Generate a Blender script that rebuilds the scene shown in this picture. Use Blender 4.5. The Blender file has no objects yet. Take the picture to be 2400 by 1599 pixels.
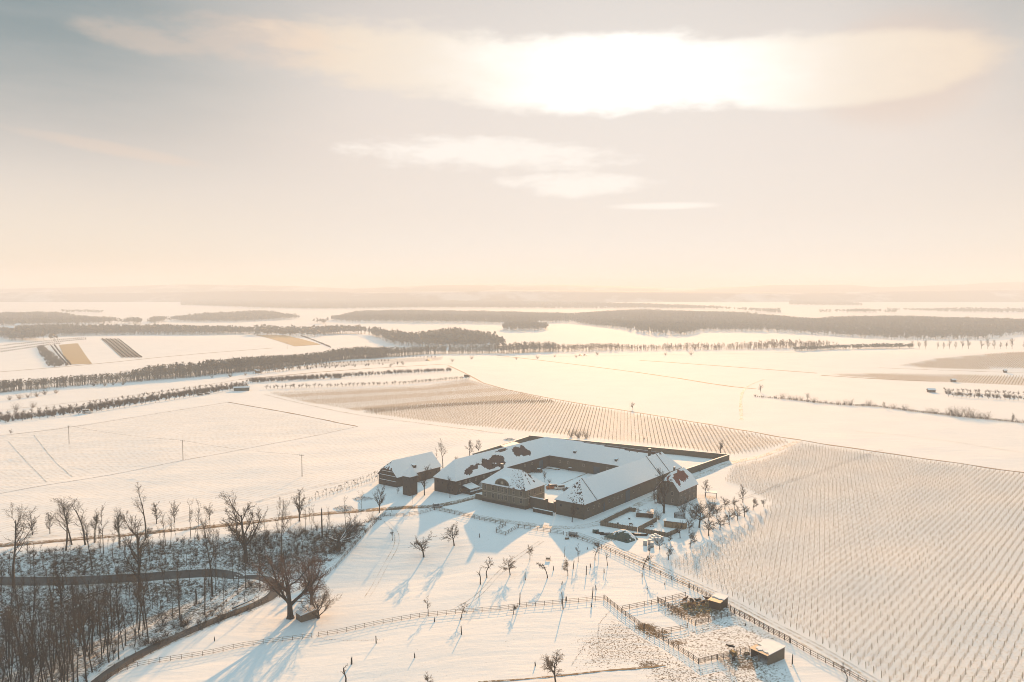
import bpy, math, random
import numpy as np
from mathutils import Vector, Matrix, noise
R = math.radians
rnd = random.Random(7)
C = bpy.context.scene.collection
SC = bpy.context.scene

# ---------------------------------------------------------------- camera, sky, sun, exposure
CAM_H, FPX = 88.0, 1867.0                  # flying height; focal length in pixels of a 2400 px wide frame
PIT = math.atan(113.5 / FPX)
cd = bpy.data.cameras.new('camera'); cam = bpy.data.objects.new('camera', cd); C.objects.link(cam)
cam.location = (0, 0, CAM_H); cam.rotation_euler = (R(90) - PIT, 0, 0)
cd.sensor_width = 36; cd.lens = 36 * FPX / 2400; cd.clip_start = 1; cd.clip_end = 60000
SC.camera = cam
SUN_AZ, SUN_EL = R(8.2), R(13.2)
SUN_DIR = Vector((math.sin(SUN_AZ) * math.cos(SUN_EL), math.cos(SUN_AZ) * math.cos(SUN_EL), math.sin(SUN_EL)))
sl = bpy.data.lights.new('sun', 'SUN'); sun = bpy.data.objects.new('sun', sl); C.objects.link(sun)
sl.energy = 5.0; sl.angle = R(0.6); sl.color = (1.0, 0.505, 0.17)
sun.rotation_euler = SUN_DIR.to_track_quat('Z', 'Y').to_euler()
SC.view_settings.view_transform = 'Standard'; SC.view_settings.look = 'None'
SC.view_settings.exposure = 1.20; SC.view_settings.gamma = 1.0
try: SC.view_settings.use_curve_mapping = False
except Exception: pass
SKY_STRENGTH = 0.1
SKY_GAIN = 3.9                              # display value -> sky radiance before the background strength
HAZE_DENSITY, HAZE_G = 0.00029, 0.12
cy = SC.cycles
cy.filter_width = 1.0
cy.use_denoising = True; cy.volume_bounces = 1; cy.max_bounces = 6; cy.diffuse_bounces = 3; cy.glossy_bounces = 2
cy.transparent_max_bounces = 8; cy.sample_clamp_indirect = 6.0
try: cy.denoiser = 'OPENIMAGEDENOISE'; cy.denoising_prefilter = 'ACCURATE'
except Exception: pass

class NT:
    """small helper to write node graphs"""
    def __init__(s, tree): s.t = tree; s.n = tree.nodes; s.l = tree.links
    def node(s, ty, **kw):
        n = s.n.new(ty)
        for k, v in kw.items(): setattr(n, k, v)
        return n
    def put(s, sock, v):
        if hasattr(v, 'is_output'): s.l.new(v, sock)
        else: sock.default_value = v
    def m(s, op, a, b=None, c=None, clamp=False):
        n = s.node('ShaderNodeMath', operation=op); n.use_clamp = clamp
        s.put(n.inputs[0], a)
        if b is not None: s.put(n.inputs[1], b)
        if c is not None: s.put(n.inputs[2], c)
        return n.outputs[0]
    def smooth(s, x, a, b, y0=0.0, y1=1.0):
        n = s.node('ShaderNodeMapRange', interpolation_type='SMOOTHSTEP')
        s.put(n.inputs[0], x); n.inputs[1].default_value = a; n.inputs[2].default_value = b
        n.inputs[3].default_value = y0; n.inputs[4].default_value = y1
        return n.outputs[0]
    def mix(s, f, a, b, blend='MIX'):
        n = s.node('ShaderNodeMix', data_type='RGBA', blend_type=blend)
        s.put(n.inputs[0], f)
        for i, v in ((6, a), (7, b)):
            if not hasattr(v, 'is_output') and len(v) == 3: v = (*v, 1)
            s.put(n.inputs[i], v)
        return n.outputs[2]
    def noise(s, vec, scale, detail=2.0, rough=0.5):
        n = s.node('ShaderNodeTexNoise'); n.inputs['Scale'].default_value = scale
        n.inputs['Detail'].default_value = detail; n.inputs['Roughness'].default_value = rough
        if vec is not None: s.l.new(vec, n.inputs['Vector'])
        return n.outputs['Fac']
    def ramp(s, x, stops):
        n = s.node('ShaderNodeValToRGB'); e = n.color_ramp.elements
        while len(e) < len(stops): e.new(0.5)
        for i, (p, c) in enumerate(stops): e[i].position = p; e[i].color = (*c, 1)
        s.l.new(x, n.inputs[0]); return n.outputs[0]

def ray(u, v):
    a = (u - 1200) / FPX; b = -(v - 799.5) / FPX; c, s = math.cos(PIT), math.sin(PIT)
    return Vector((a, c + b * s, -s + b * c))

def make_world():
    w = bpy.data.worlds.new('World'); SC.world = w; w.use_nodes = True
    g = NT(w.node_tree); g.n.clear()
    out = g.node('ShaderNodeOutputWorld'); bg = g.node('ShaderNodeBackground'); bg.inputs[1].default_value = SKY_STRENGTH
    g.l.new(bg.outputs[0], out.inputs[0])
    sky = g.node('ShaderNodeTexSky', sky_type='NISHITA'); sky.sun_disc = False
    sky.sun_elevation = SUN_EL; sky.sun_rotation = SUN_AZ; sky.altitude = 250; sky.dust_density = 1.6; sky.air_density = 1.0
    tc = g.node('ShaderNodeTexCoord'); d = tc.outputs['Generated']
    sep = g.node('ShaderNodeSeparateXYZ'); g.l.new(d, sep.inputs[0]); x, y, z = sep.outputs
    el = g.m('ARCSINE', z); az = g.m('ARCTAN2', x, y)
    dot = g.node('ShaderNodeVectorMath', operation='DOT_PRODUCT'); g.l.new(d, dot.inputs[0]); dot.inputs[1].default_value = SUN_DIR
    sd = g.m('ARCCOSINE', g.m('MINIMUM', dot.outputs['Value'], 0.999999))
    eln = g.m('DIVIDE', el, R(24), clamp=True)
    veil = g.ramp(eln, [(0, (.89, .90, .88)), (.10, (.91, .885, .83)), (.22, (.89, .82, .755)), (.42, (.87, .78, .72)), (.62, (.82, .75, .70)), (.85, (.66, .62, .595)), (1, (.55, .555, .555))])
    # away from the sun the veil thins and the sky turns blue-grey
    edge = g.m('MULTIPLY', g.smooth(sd, R(15), R(38)), g.smooth(el, R(3), R(18)))
    edge = g.m('MAXIMUM', edge, g.m('MULTIPLY', g.m('MULTIPLY', g.smooth(az, R(19), R(36)), g.smooth(el, R(9), R(19))), .55))
    veil = g.mix(edge, veil, (.215, .315, .355))
    veil = g.mix(g.m('MULTIPLY', g.smooth(sd, R(15), R(38)), g.smooth(el, R(9), R(0))), veil, (.86, .76, .62))
    veil = g.mix(g.smooth(sd, R(50), R(110)), veil, (.30, .37, .42))
    glow = g.m('POWER', g.smooth(sd, R(36), R(0)), 1.6)
    veil = g.mix(g.m('MULTIPLY', glow, 0.5), veil, (1.0, .965, .93))
    # streaky structure of the thin cloud sheet
    cmb = g.node('ShaderNodeCombineXYZ'); g.l.new(g.m('MULTIPLY', az, 5.0), cmb.inputs[0]); g.l.new(g.m('MULTIPLY', el, 30.0), cmb.inputs[1])
    n1 = g.noise(cmb.outputs[0], 1.0, 6.0, .55)
    cmb2 = g.node('ShaderNodeCombineXYZ'); g.l.new(g.m('MULTIPLY', az, 22.0), cmb2.inputs[0]); g.l.new(g.m('MULTIPLY', el, 62.0), cmb2.inputs[1])
    n2 = g.noise(cmb2.outputs[0], 1.0, 8.0, .62)
    veil = g.mix(g.m('MULTIPLY', g.smooth(n1, .35, .75), .10), veil, (.95, .86, .80))
    def wob(k1, k2): return g.m('ADD', g.m('MULTIPLY', g.m('SUBTRACT', n1, .5), k1), g.m('MULTIPLY', g.m('SUBTRACT', n2, .5), k2))
    def ell(u, v, au, av, k1=1.2, k2=.8, soft=.22, tilt=0.0):
        r = ray(u, v); a0 = math.atan2(r.x, r.y); e0 = math.asin(r.normalized().z); A, B = au / FPX, av / FPX
        da = g.m('SUBTRACT', az, a0); de = g.m('SUBTRACT', g.m('SUBTRACT', el, e0), g.m('MULTIPLY', da, tilt))
        q = g.m('ADD', g.m('POWER', g.m('ABSOLUTE', g.m('DIVIDE', da, A)), 2.0), g.m('POWER', g.m('ABSOLUTE', g.m('DIVIDE', de, B)), 2.0))
        return g.smooth(g.m('ADD', q, wob(k1, k2)), 1 + soft, 1 - soft)
    mx = lambda *a: a[0] if len(a) == 1 else g.m('MAXIMUM', a[0], mx(*a[1:]))
    big = mx(ell(1000, 146, 320, 70, 1.9, 2.4, .75, tilt=-.08), ell(1380, 174, 390, 80, .6, 1.5, .5), ell(1760, 165, 310, 66, .7, 1.4, .45), ell(1960, 166, 300, 72, .25, .7, .30))
    ccol = g.mix(g.smooth(sd, R(24), R(9)), (1.0, .83, .66), (1.06, .97, .85)); ccol = g.mix(g.m('POWER', g.smooth(g.m('ADD', sd, g.m('MULTIPLY', wob(1, 1), R(5))), R(17), R(2.0)), 1.5), ccol, (1.55, 1.5, 1.42))
    col = g.mix(g.m('MULTIPLY', ell(2110, 165, 170, 105, .1, .4, .7), .4), veil, (.86, .64, .52))
    tex = g.m('MULTIPLY_ADD', g.m('MULTIPLY', g.smooth(n2, .3, .7), g.smooth(n1, .25, .65)), .20, .80)      # thinner and thicker parts of the cloud
    col = g.mix(g.m('MULTIPLY', big, tex), col, ccol)
    wisps = mx(ell(345, 92, 120, 24, 2.6, 3.4, 1.0, tilt=-.12), ell(600, 95, 160, 48, 2.8, 3.4, 1.0), ell(270, 350, 160, 12, 1.0, 1.4, .9, tilt=-.13))
    col = g.mix(g.m('MULTIPLY', wisps, .36), col, (.93, .72, .585))
    low = mx(ell(1140, 362, 260, 30, 2.4, 4.6, 1.0, tilt=-.03), ell(1350, 432, 135, 24, 2.0, 4.2, 1.0), ell(1560, 483, 110, 7, .6, .8, 1.0))
    col = g.mix(g.m('MULTIPLY', low, .8), col, (1.16, 1.10, 1.03))
    gain = g.node('ShaderNodeVectorMath', operation='SCALE'); g.l.new(col, gain.inputs[0]); gain.inputs['Scale'].default_value = SKY_GAIN
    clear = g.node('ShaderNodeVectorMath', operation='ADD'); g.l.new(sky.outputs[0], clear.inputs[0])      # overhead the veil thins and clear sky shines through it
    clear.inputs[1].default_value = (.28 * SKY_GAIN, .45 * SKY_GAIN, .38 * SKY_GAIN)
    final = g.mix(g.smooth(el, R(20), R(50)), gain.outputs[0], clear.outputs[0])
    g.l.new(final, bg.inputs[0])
make_world()

# ---------------------------------------------------------------- materials
MATS = {}
def mat(name, build):
    m = bpy.data.materials.new(name); m.use_nodes = True; g = NT(m.node_tree)
    b = m.node_tree.nodes['Principled BSDF']; b.inputs['Roughness'].default_value = .85
    try: b.inputs['Specular IOR Level'].default_value = .25
    except Exception: pass
    build(g, b); MATS[name] = m; return m
def pos(g): return g.node('ShaderNodeNewGeometry').outputs['Position']
def objc(g): return g.node('ShaderNodeTexCoord').outputs['Object']
def bump(g, b, h, dist, strength=.6):
    n = g.node('ShaderNodeBump'); n.inputs['Strength'].default_value = strength; n.inputs['Distance'].default_value = dist
    g.l.new(h, n.inputs['Height']); g.l.new(n.outputs[0], b.inputs['Normal'])
def mottled(name, c1, c2, scale, coords=objc, rough=.85, bmp=0.0, c3=None, detail=4):
    def f(g, b):
        n = g.noise(coords(g), scale, detail, .6); col = g.mix(g.smooth(n, .3, .7), c1, c2)
        if c3: col = g.mix(g.smooth(g.noise(coords(g), scale * .13, 3), .48, .68), col, c3)
        g.l.new(col, b.inputs['Base Color']); b.inputs['Roughness'].default_value = rough
        if bmp: bump(g, b, n, bmp)
    return mat(name, f)
SNOW_C = (.84, .85, .87)
def snow_ground(g, b):
    p = pos(g); at = g.node('ShaderNodeAttribute'); at.attribute_name = 'mask'
    s = g.node('ShaderNodeSeparateColor'); g.l.new(at.outputs['Color'], s.inputs[0]); mud, scrub, fur = s.outputs; tuft = at.outputs['Alpha']
    big = g.noise(p, .035, 3); mid = g.noise(p, .4, 4, .6); fine = g.noise(p, 2.2, 5, .7)
    col = g.mix(g.smooth(big, .3, .75), SNOW_C, (.80, .815, .84))
    # grass tips and stubble that pierce the thin snow
    tips = g.m('MULTIPLY', g.smooth(fine, .57, .72), g.smooth(mid, .45, .7))
    col = g.mix(g.m('MULTIPLY', tips, .42), col, (.33, .26, .17))
    tuf = g.m('MULTIPLY', g.smooth(g.m('ADD', fine, g.m('MULTIPLY', tuft, .16)), .56, .68), g.m('MINIMUM', g.m('MULTIPLY', tuft, 1.2), .8))
    col = g.mix(tuf, col, (.47, .33, .19))
    rot = g.node('ShaderNodeVectorRotate'); rot.rotation_type = 'Z_AXIS'; g.l.new(p, rot.inputs['Vector']); rot.inputs['Angle'].default_value = R(31)
    wv = g.node('ShaderNodeTexWave'); wv.wave_type = 'BANDS'; wv.bands_direction = 'X'; g.l.new(rot.outputs[0], wv.inputs[0])
    wv.inputs['Scale'].default_value = .11; wv.inputs['Distortion'].default_value = .8; wv.inputs['Detail'].default_value = 3; wv.inputs['Detail Scale'].default_value = 2
    ln = g.m('MULTIPLY', g.m('MULTIPLY', g.smooth(wv.outputs['Fac'], .55, .95), g.smooth(mid, .35, .6)), g.m('MULTIPLY', fur, .5))
    col = g.mix(ln, col, (.42, .36, .29))
    fine2 = g.noise(p, 1.1, 6, .75)
    f_scrub = g.m('MULTIPLY', g.smooth(g.m('ADD', fine2, g.m('MULTIPLY', g.m('SUBTRACT', scrub, .5), .22)), .44, .60), g.m('MINIMUM', g.m('MULTIPLY', scrub, 2.2), .95))
    col = g.mix(f_scrub, col, g.mix(g.smooth(mid, .4, .6), (.055, .047, .036), (.095, .075, .052)))
    f_mud = g.smooth(g.m('ADD', g.m('ADD', g.m('MULTIPLY', fine2, .35), g.m('MULTIPLY', fine, .65)), g.m('MULTIPLY', mud, .40)), .63, .71)
    col = g.mix(f_mud, col, g.mix(g.smooth(big, .4, .6), (.10, .075, .05), (.17, .12, .075)))
    g.l.new(col, b.inputs['Base Color']); b.inputs['Roughness'].default_value = .9; b.inputs['Specular IOR Level'].default_value = .04
    dr = g.node('ShaderNodeMapping'); dr.inputs['Scale'].default_value = (.06, .2, .1); g.l.new(p, dr.inputs[0]); drift = g.noise(dr.outputs[0], 1.0, 4, .55)
    hh = g.m('ADD', g.m('ADD', g.m('MULTIPLY', mid, .8), g.m('MULTIPLY', fine, .24)), g.m('MULTIPLY', drift, 4.6))
    bump(g, b, hh, .12, .5)
mat('snow_ground', snow_ground)
def snow(g, b):
    n = g.noise(objc(g), 1.2, 5, .6); col = g.mix(g.smooth(n, .3, .8), SNOW_C, (.79, .81, .84))
    g.l.new(col, b.inputs['Base Color']); b.inputs['Roughness'].default_value = .7; bump(g, b, n, .05, .5)
mat('snow', snow)
def tiles(name, c1, c2):
    def f(g, b):
        o = objc(g); n = g.noise(o, .9, 5, .65); n2 = g.noise(o, 7., 3)
        col = g.mix(g.smooth(n, .3, .7), c1, c2); col = g.mix(g.m('MULTIPLY', g.smooth(n2, .4, .7), .4), col, (.07, .04, .035))
        w = g.node('ShaderNodeTexWave'); w.bands_direction = 'Z'; w.inputs['Scale'].default_value = 1.9; w.inputs['Distortion'].default_value = .3; g.l.new(o, w.inputs[0])
        g.l.new(col, b.inputs['Base Color']); bump(g, b, w.outputs['Fac'], .05, .8)
    return mat(name, f)
tiles('roof_tile', (.105, .062, .052), (.075, .048, .042)); tiles('red_tile', (.26, .085, .065), (.17, .06, .05))
def stone(name, c1, c2, c3):
    def f(g, b):
        o = objc(g); br = g.node('ShaderNodeTexBrick'); br.inputs['Scale'].default_value = 1.5
        mp = g.node('ShaderNodeMapping'); mp.inputs['Rotation'].default_value = (R(90), 0, R(45)); g.l.new(o, mp.inputs[0]); g.l.new(mp.outputs[0], br.inputs['Vector'])
        br.inputs['Color1'].default_value = (*c1, 1); br.inputs['Color2'].default_value = (*c2, 1); br.inputs['Mortar'].default_value = (*c3, 1); br.inputs['Mortar Size'].default_value = .025
        n = g.noise(o, .35, 5, .65); n2 = g.noise(o, 2.6, 4, .6)
        col = g.mix(g.m('MULTIPLY', g.smooth(n, .42, .7), .55), br.outputs['Color'], c3)
        col = g.mix(g.m('MULTIPLY', g.smooth(n2, .55, .75), .45), col, (.11, .08, .06))
        g.l.new(col, b.inputs['Base Color']); bump(g, b, n2, .05, .5)
    return mat(name, f)
stone('sandstone', (.094, .081, .059), (.074, .065, .049), (.112, .10, .078)); stone('rubble_stone', (.054, .047, .040), (.044, .039, .034), (.068, .060, .051))
stone('manor_stone', (.130, .117, .085), (.104, .094, .070), (.15, .137, .105)); stone('render_wall', (.125, .105, .088), (.115, .098, .082), (.14, .12, .10))
def planks(name, c1, c2, sc=2.6):
    def f(g, b):
        o = objc(g); n = g.noise(o, .8, 4); w = g.node('ShaderNodeTexNoise'); mp = g.node('ShaderNodeMapping'); mp.inputs['Scale'].default_value = (9, 9, .5)
        g.l.new(o, mp.inputs[0]); g.l.new(mp.outputs[0], w.inputs['Vector']); w.inputs['Scale'].default_value = .7; w.inputs['Detail'].default_value = 4
        col = g.mix(g.smooth(w.outputs['Fac'], .35, .65), c1, c2); col = g.mix(g.m('MULTIPLY', g.smooth(n, .5, .7), .4), col, (.10, .075, .05))
        g.l.new(col, b.inputs['Base Color']); bump(g, b, w.outputs['Fac'], .02, .5)
    return mat(name, f)
planks('weathered_wood', (.21, .165, .12), (.14, .11, .085)); planks('dark_wood', (.11, .08, .058), (.075, .055, .042)); planks('fresh_wood', (.34, .22, .12), (.26, .165, .09))
mottled('bark', (.034, .033, .031), (.021, .021, .020), 3.0); mottled('twig', (.048, .039, .032), (.033, .029, .025), 1.2)
mottled('red_twig', (.115, .056, .038), (.075, .042, .031), 1.0); mottled('pale_twig', (.21, .15, .10), (.14, .10, .07), 1.0)
mottled('vine_wood', (.25, .145, .070), (.18, .105, .052), 1.5); mottled('steel_post', (.26, .18, .10), (.20, .135, .075), 1.0); mottled('vine_tan', (.44, .28, .13), (.33, .20, .095), 1.5); mottled('wire', (.24, .15, .08), (.2, .125, .07), 1.0)
mottled('ivy_leaf', (.035, .05, .03), (.055, .065, .035), 2.0); mottled('dry_scrub', (.062, .048, .036), (.040, .034, .029), 1.5, coords=pos)
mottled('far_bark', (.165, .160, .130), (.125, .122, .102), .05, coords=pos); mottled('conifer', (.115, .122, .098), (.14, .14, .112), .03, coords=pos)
mottled('asphalt', (.052, .053, .055), (.040, .041, .043), .8, coords=pos, rough=.6, c3=(.085, .085, .085))
def slush(name, bare, lo, hi):
    def f(g, b):
        p = pos(g); n = g.noise(p, .9, 6, .7); n2 = g.noise(p, .12, 3)
        fac = g.smooth(g.m('ADD', g.m('MULTIPLY', n, .7), g.m('MULTIPLY', n2, .3)), lo, hi)
        g.l.new(g.mix(fac, bare, (.76, .775, .80)), b.inputs['Base Color']); bump(g, b, n, .05, .5)
    return mat(name, f)
slush('track_slush', (.20, .145, .095), .46, .58); slush('rut_slush', (.34, .29, .235), .38, .56); slush('verge', (.145, .10, .062), .50, .64)
slush('stubble', (.37, .28, .15), .68, .95); slush('field_line', (.20, .14, .085), .60, .80)
mottled('glass', (.016, .022, .027), (.012, .016, .020), .5, rough=.25); mottled('blue_door', (.055, .095, .12), (.04, .075, .095), 1.5)
mottled('pale_stone', (.36, .32, .26), (.30, .265, .215), 2.0); mottled('concrete', (.34, .32, .29), (.27, .255, .235), 1.5)
mottled('tarp', (.035, .075, .062), (.025, .055, .048), .8, rough=.55, bmp=.08); mottled('black_rubber', (.022, .022, .023), (.03, .03, .03), 2.0)
mottled('white_paint', (.62, .62, .60), (.55, .55, .54), .6, rough=.35); mottled('orange_paint', (.36, .11, .03), (.30, .09, .025), .6, rough=.35)
mottled('dark_paint', (.035, .042, .048), (.028, .033, .038), .6, rough=.3); mottled('silver_paint', (.33, .34, .35), (.28, .29, .30), .6, rough=.3)
mottled('grey_metal', (.26, .27, .275), (.19, .195, .20), 1.0, rough=.5); mottled('rust_metal', (.16, .09, .055), (.11, .065, .045), 1.5)
mottled('wrap', (.55, .555, .55), (.46, .465, .46), 1.2, rough=.5); mottled('straw', (.36, .25, .11), (.24, .16, .075), 2.5, bmp=.1)
mottled('cow_brown', (.15, .065, .03), (.10, .045, .022), 1.4); mottled('cow_black', (.022, .019, .018), (.03, .025, .022), 1.4)
mottled('lamp_lens', (.65, .62, .55), (.6, .57, .5), 1.0, rough=.2); mottled('smoke', (.8, .8, .8), (.75, .75, .75), .2)
def hills_mat(g, b):
    n = g.noise(pos(g), .0016, 5, .6); col = g.mix(g.smooth(n, .50, .62), (.055, .06, .06), (.5, .51, .53)); g.l.new(col, b.inputs['Base Color'])
mat('hill_woods', hills_mat)

# ---------------------------------------------------------------- ground shape
def flatG(u, v, z=0.0):
    d = ray(u, v); t = (z - CAM_H) / d.z; return (d.x * t, d.y * t)
def drop(x, y):
    qt = ((x + 53) * 36 - (y - 306) * 123) / 128.2; t = min(max((qt - 2) / 60, 0), 1); w = min(max((-x + 8) / 66, 0), 1)
    return -6.5 * t * t * (3 - 2 * t) * w * w * (3 - 2 * w)
def dropG(u, v):
    x, y = flatG(u, v)
    for _ in range(25): a, b = flatG(u, v, drop(x, y)); x, y = .5 * (x + a), .5 * (y + b)
    return (x, y)
VALLEY = [dropG(*p) for p in [(-900, 1345), (-300, 1312), (0, 1290), (300, 1270), (600, 1243), (870, 1214), (792, 1318), (700, 1368), (640, 1392), (560, 1428), (430, 1480), (318, 1540), (240, 1585), (60, 1720), (-300, 2100), (-1200, 2100)]]
PE1, PE2 = np.array((math.cos(R(-37.8)), math.sin(R(-37.8)))), np.array((math.cos(R(52.2)), math.sin(R(52.2))))
P0 = np.array((17.5, 312.4))
def LB(a, b): return tuple(P0 + PE1 * a + PE2 * b)       # farm grid -> world
def sm(x, a, b):
    t = np.clip((x - a) / (b - a), 0, 1); return t * t * (3 - 2 * t)
def poly_sd(X, Y, poly):
    """signed distance to a polygon, positive inside"""
    X = np.asarray(X, float); Y = np.asarray(Y, float); ins = np.zeros(X.shape, bool); dd = np.full(X.shape, 1e9); n = len(poly)
    for i in range(n):
        x0, y0 = poly[i]; x1, y1 = poly[(i + 1) % n]; ex, ey = x1 - x0, y1 - y0
        t = np.clip(((X - x0) * ex + (Y - y0) * ey) / (ex * ex + ey * ey + 1e-9), 0, 1)
        dd = np.minimum(dd, np.hypot(X - x0 - ex * t, Y - y0 - ey * t))
        c = (y0 > Y) != (y1 > Y)
        with np.errstate(divide='ignore', invalid='ignore'): xi = ex * (Y - y0) / (ey if ey != 0 else 1e-9) + x0
        ins ^= c & (X < xi)
    return np.where(ins, dd, -dd)
def hgt(X, Y):
    X = np.asarray(X, float); Y = np.asarray(Y, float)
    d = poly_sd(X, Y, VALLEY); h = -9.0 * sm(d, 0, 48)
    # the meadow falls away to the left below the farm
    qt = ((X + 53) * 36 - (Y - 306) * 123) / 128.2
    h = h - 6.5 * sm(qt, 2, 62) * sm(-X, -8, 58)
    near = sm(np.hypot(X, Y), 700, 420)
    farm = sm(np.hypot(X - 12, Y - 352), 78, 105)
    und = .32 * np.sin(X * .11 + Y * .05 + 1.0) + .26 * np.sin(X * -.06 + Y * .16) + .22 * np.sin(X * .21 - Y * .09 + 2.) + .5 * np.sin(X * .031 + Y * .043 + .5)
    h = h + und * near * farm * .38
    far = sm(Y, 560, 1100) * sm(Y, 6000, 3000)
    h = h + far * (2.2 * np.sin(X * .0051 + Y * .0038) + 1.6 * np.sin(X * -.0032 + Y * .0074 + 1.3) - 1.0)
    h = h + 62 * sm(Y, 2600, 10500)
    gx, gy = flatG(2420, 850); h = h + 9.0 * np.exp(-((X - gx) / 150) ** 2 - ((Y - gy) / 140) ** 2)
    return h
def hz(x, y): return float(hgt(np.array([x]), np.array([y]))[0])
def G(u, v, z=0.0):
    """ground point seen at pixel (u, v) of the photograph; z lifts the surface"""
    d = ray(u, v); t = (z - CAM_H) / d.z; tl = t
    for _ in range(14):
        t = .5 * t + .5 * (hz(d.x * t, d.y * t) + z - CAM_H) / d.z
        if abs(t - tl) < .02: break
        tl = t
    return (d.x * t, d.y * t)
def metres(px, x, y): return px * (y * math.cos(PIT) + CAM_H * math.sin(PIT)) / FPX

def tag(o, label=None, cat=None, group=None, kind=None):
    for k, v in (('label', label), ('category', cat), ('group', group), ('kind', kind)):
        if v: o[k] = v
    return o
def mesh(name, verts, faces, mats, midx=None, smooth=False):
    me = bpy.data.meshes.new(name); me.from_pydata([tuple(map(float, v)) for v in verts], [], [tuple(map(int, f)) for f in faces])
    for m in (mats if isinstance(mats, (list, tuple)) else [mats]): me.materials.append(MATS[m] if isinstance(m, str) else m)
    if midx is not None: me.polygons.foreach_set('material_index', np.asarray(midx, np.int32))
    if smooth: me.polygons.foreach_set('use_smooth', np.ones(len(me.polygons), bool))
    me.update(); return me
def np_mesh(name, V, Q, mats, smooth=False, midx=None):
    """fast mesh from numpy arrays; Q is (n,3) or (n,4)"""
    V = np.ascontiguousarray(V, np.float32); Q = np.ascontiguousarray(Q, np.int32); n, k = Q.shape
    me = bpy.data.meshes.new(name); me.vertices.add(len(V)); me.vertices.foreach_set('co', V.ravel())
    me.loops.add(n * k); me.loops.foreach_set('vertex_index', Q.ravel())
    me.polygons.add(n); me.polygons.foreach_set('loop_start', np.arange(0, n * k, k, dtype=np.int32))
    try: me.polygons.foreach_set('loop_total', np.full(n, k, np.int32))
    except Exception: pass
    for m in (mats if isinstance(mats, (list, tuple)) else [mats]): me.materials.append(MATS[m])
    if midx is not None: me.polygons.foreach_set('material_index', np.asarray(midx, np.int32))
    if smooth: me.polygons.foreach_set('use_smooth', np.ones(n, bool))
    me.update(calc_edges=True); return me
def link(name, me, parent=None, loc=(0, 0, 0), rot=(0, 0, 0), scale=(1, 1, 1)):
    o = bpy.data.objects.new(name, me); C.objects.link(o); o.location = loc; o.rotation_euler = rot; o.scale = scale
    if parent is not None: o.parent = parent
    return o
def thing(name, label, cat, loc, rz=0.0, group=None):
    o = link(name, None, None, loc, (0, 0, rz)); o.empty_display_size = .5
    return tag(o, label, cat, group)
def ordinal(n):
    W = 'zeroth first second third fourth fifth sixth seventh eighth ninth tenth eleventh twelfth'.split()
    if n <= 12: return W[n]
    return '%d%s' % (n, 'th' if 10 < n % 100 < 14 else {1: 'st', 2: 'nd', 3: 'rd'}.get(n % 10, 'th'))

# ---------------------------------------------------------------- ground, roads and field marks
MUD = [[(1345, 1500), (1440, 1445), (1500, 1470), (1560, 1510), (1640, 1560), (1700, 1555), (1750, 1540), (1860, 1560), (1850, 1640), (1560, 1640), (1480, 1560), (1360, 1575)],
       [(1545, 1418), (1610, 1400), (1695, 1400), (1715, 1440), (1640, 1462), (1560, 1440)]]
MUDP = [[G(*p) for p in q] for q in MUD]; PADDOCK = [G(*p) for p in [(1552, 1495), (1630, 1466), (1722, 1440), (1840, 1500), (1760, 1540), (1640, 1552)]]
FURROW = [flatG(*p) for p in [(0, 1155), (440, 1075), (830, 1002), (540, 945), (0, 1022), (-300, 1070), (-300, 1215)]]
LOWER_FIELD = [flatG(*p) for p in [(-300, 1220), (0, 1160), (440, 1080), (840, 1005), (1150, 1010), (900, 1130), (600, 1215), (-300, 1290)]]
SLOPE = [G(*p) for p in [(-900, 1350), (0, 1296), (300, 1275), (600, 1250), (870, 1222), (775, 1335), (640, 1385), (560, 1425), (300, 1530), (215, 1585), (-300, 1900), (-1200, 2000)]]
VINE_GRASS = [([(1720, 1092), (1880, 1040), (2140, 1077), (2420, 1114), (2700, 1180), (2700, 1700), (2175, 1660), (1960, 1528), (1760, 1420), (1568, 1322), (1640, 1287), (1752, 1226), (1815, 1182), (1700, 1128)], .42),
    ([(838, 966), (1010, 949), (1290, 938), (1500, 972), (1860, 1036), (1715, 1066), (1400, 1028), (1240, 1012), (1000, 988)], .55), ([(630, 922), (800, 914), (1000, 905), (1095, 890), (1150, 906), (1285, 936), (1010, 948), (836, 965), (700, 940)], .30), ([(640, 926), (800, 917), (1000, 908), (1100, 895), (1130, 902), (1000, 915), (800, 926), (670, 932)], .8), ([(690, 938), (820, 930), (1010, 920), (1160, 908), (1200, 916), (1010, 930), (800, 946), (735, 948)], .72), ([(800, 957), (1010, 938), (1230, 921), (1285, 936), (1010, 947), (836, 965)], .85),
    ([(620, 912), (800, 900), (1000, 890), (1095, 880), (1100, 890), (800, 914), (630, 922)], .4), ([(2105, 858), (2190, 842), (2300, 832), (2420, 826), (2420, 864), (2250, 866)], .9), ([(1945, 878), (2060, 876), (2420, 882), (2420, 905), (2100, 892)], .85)]
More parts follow.
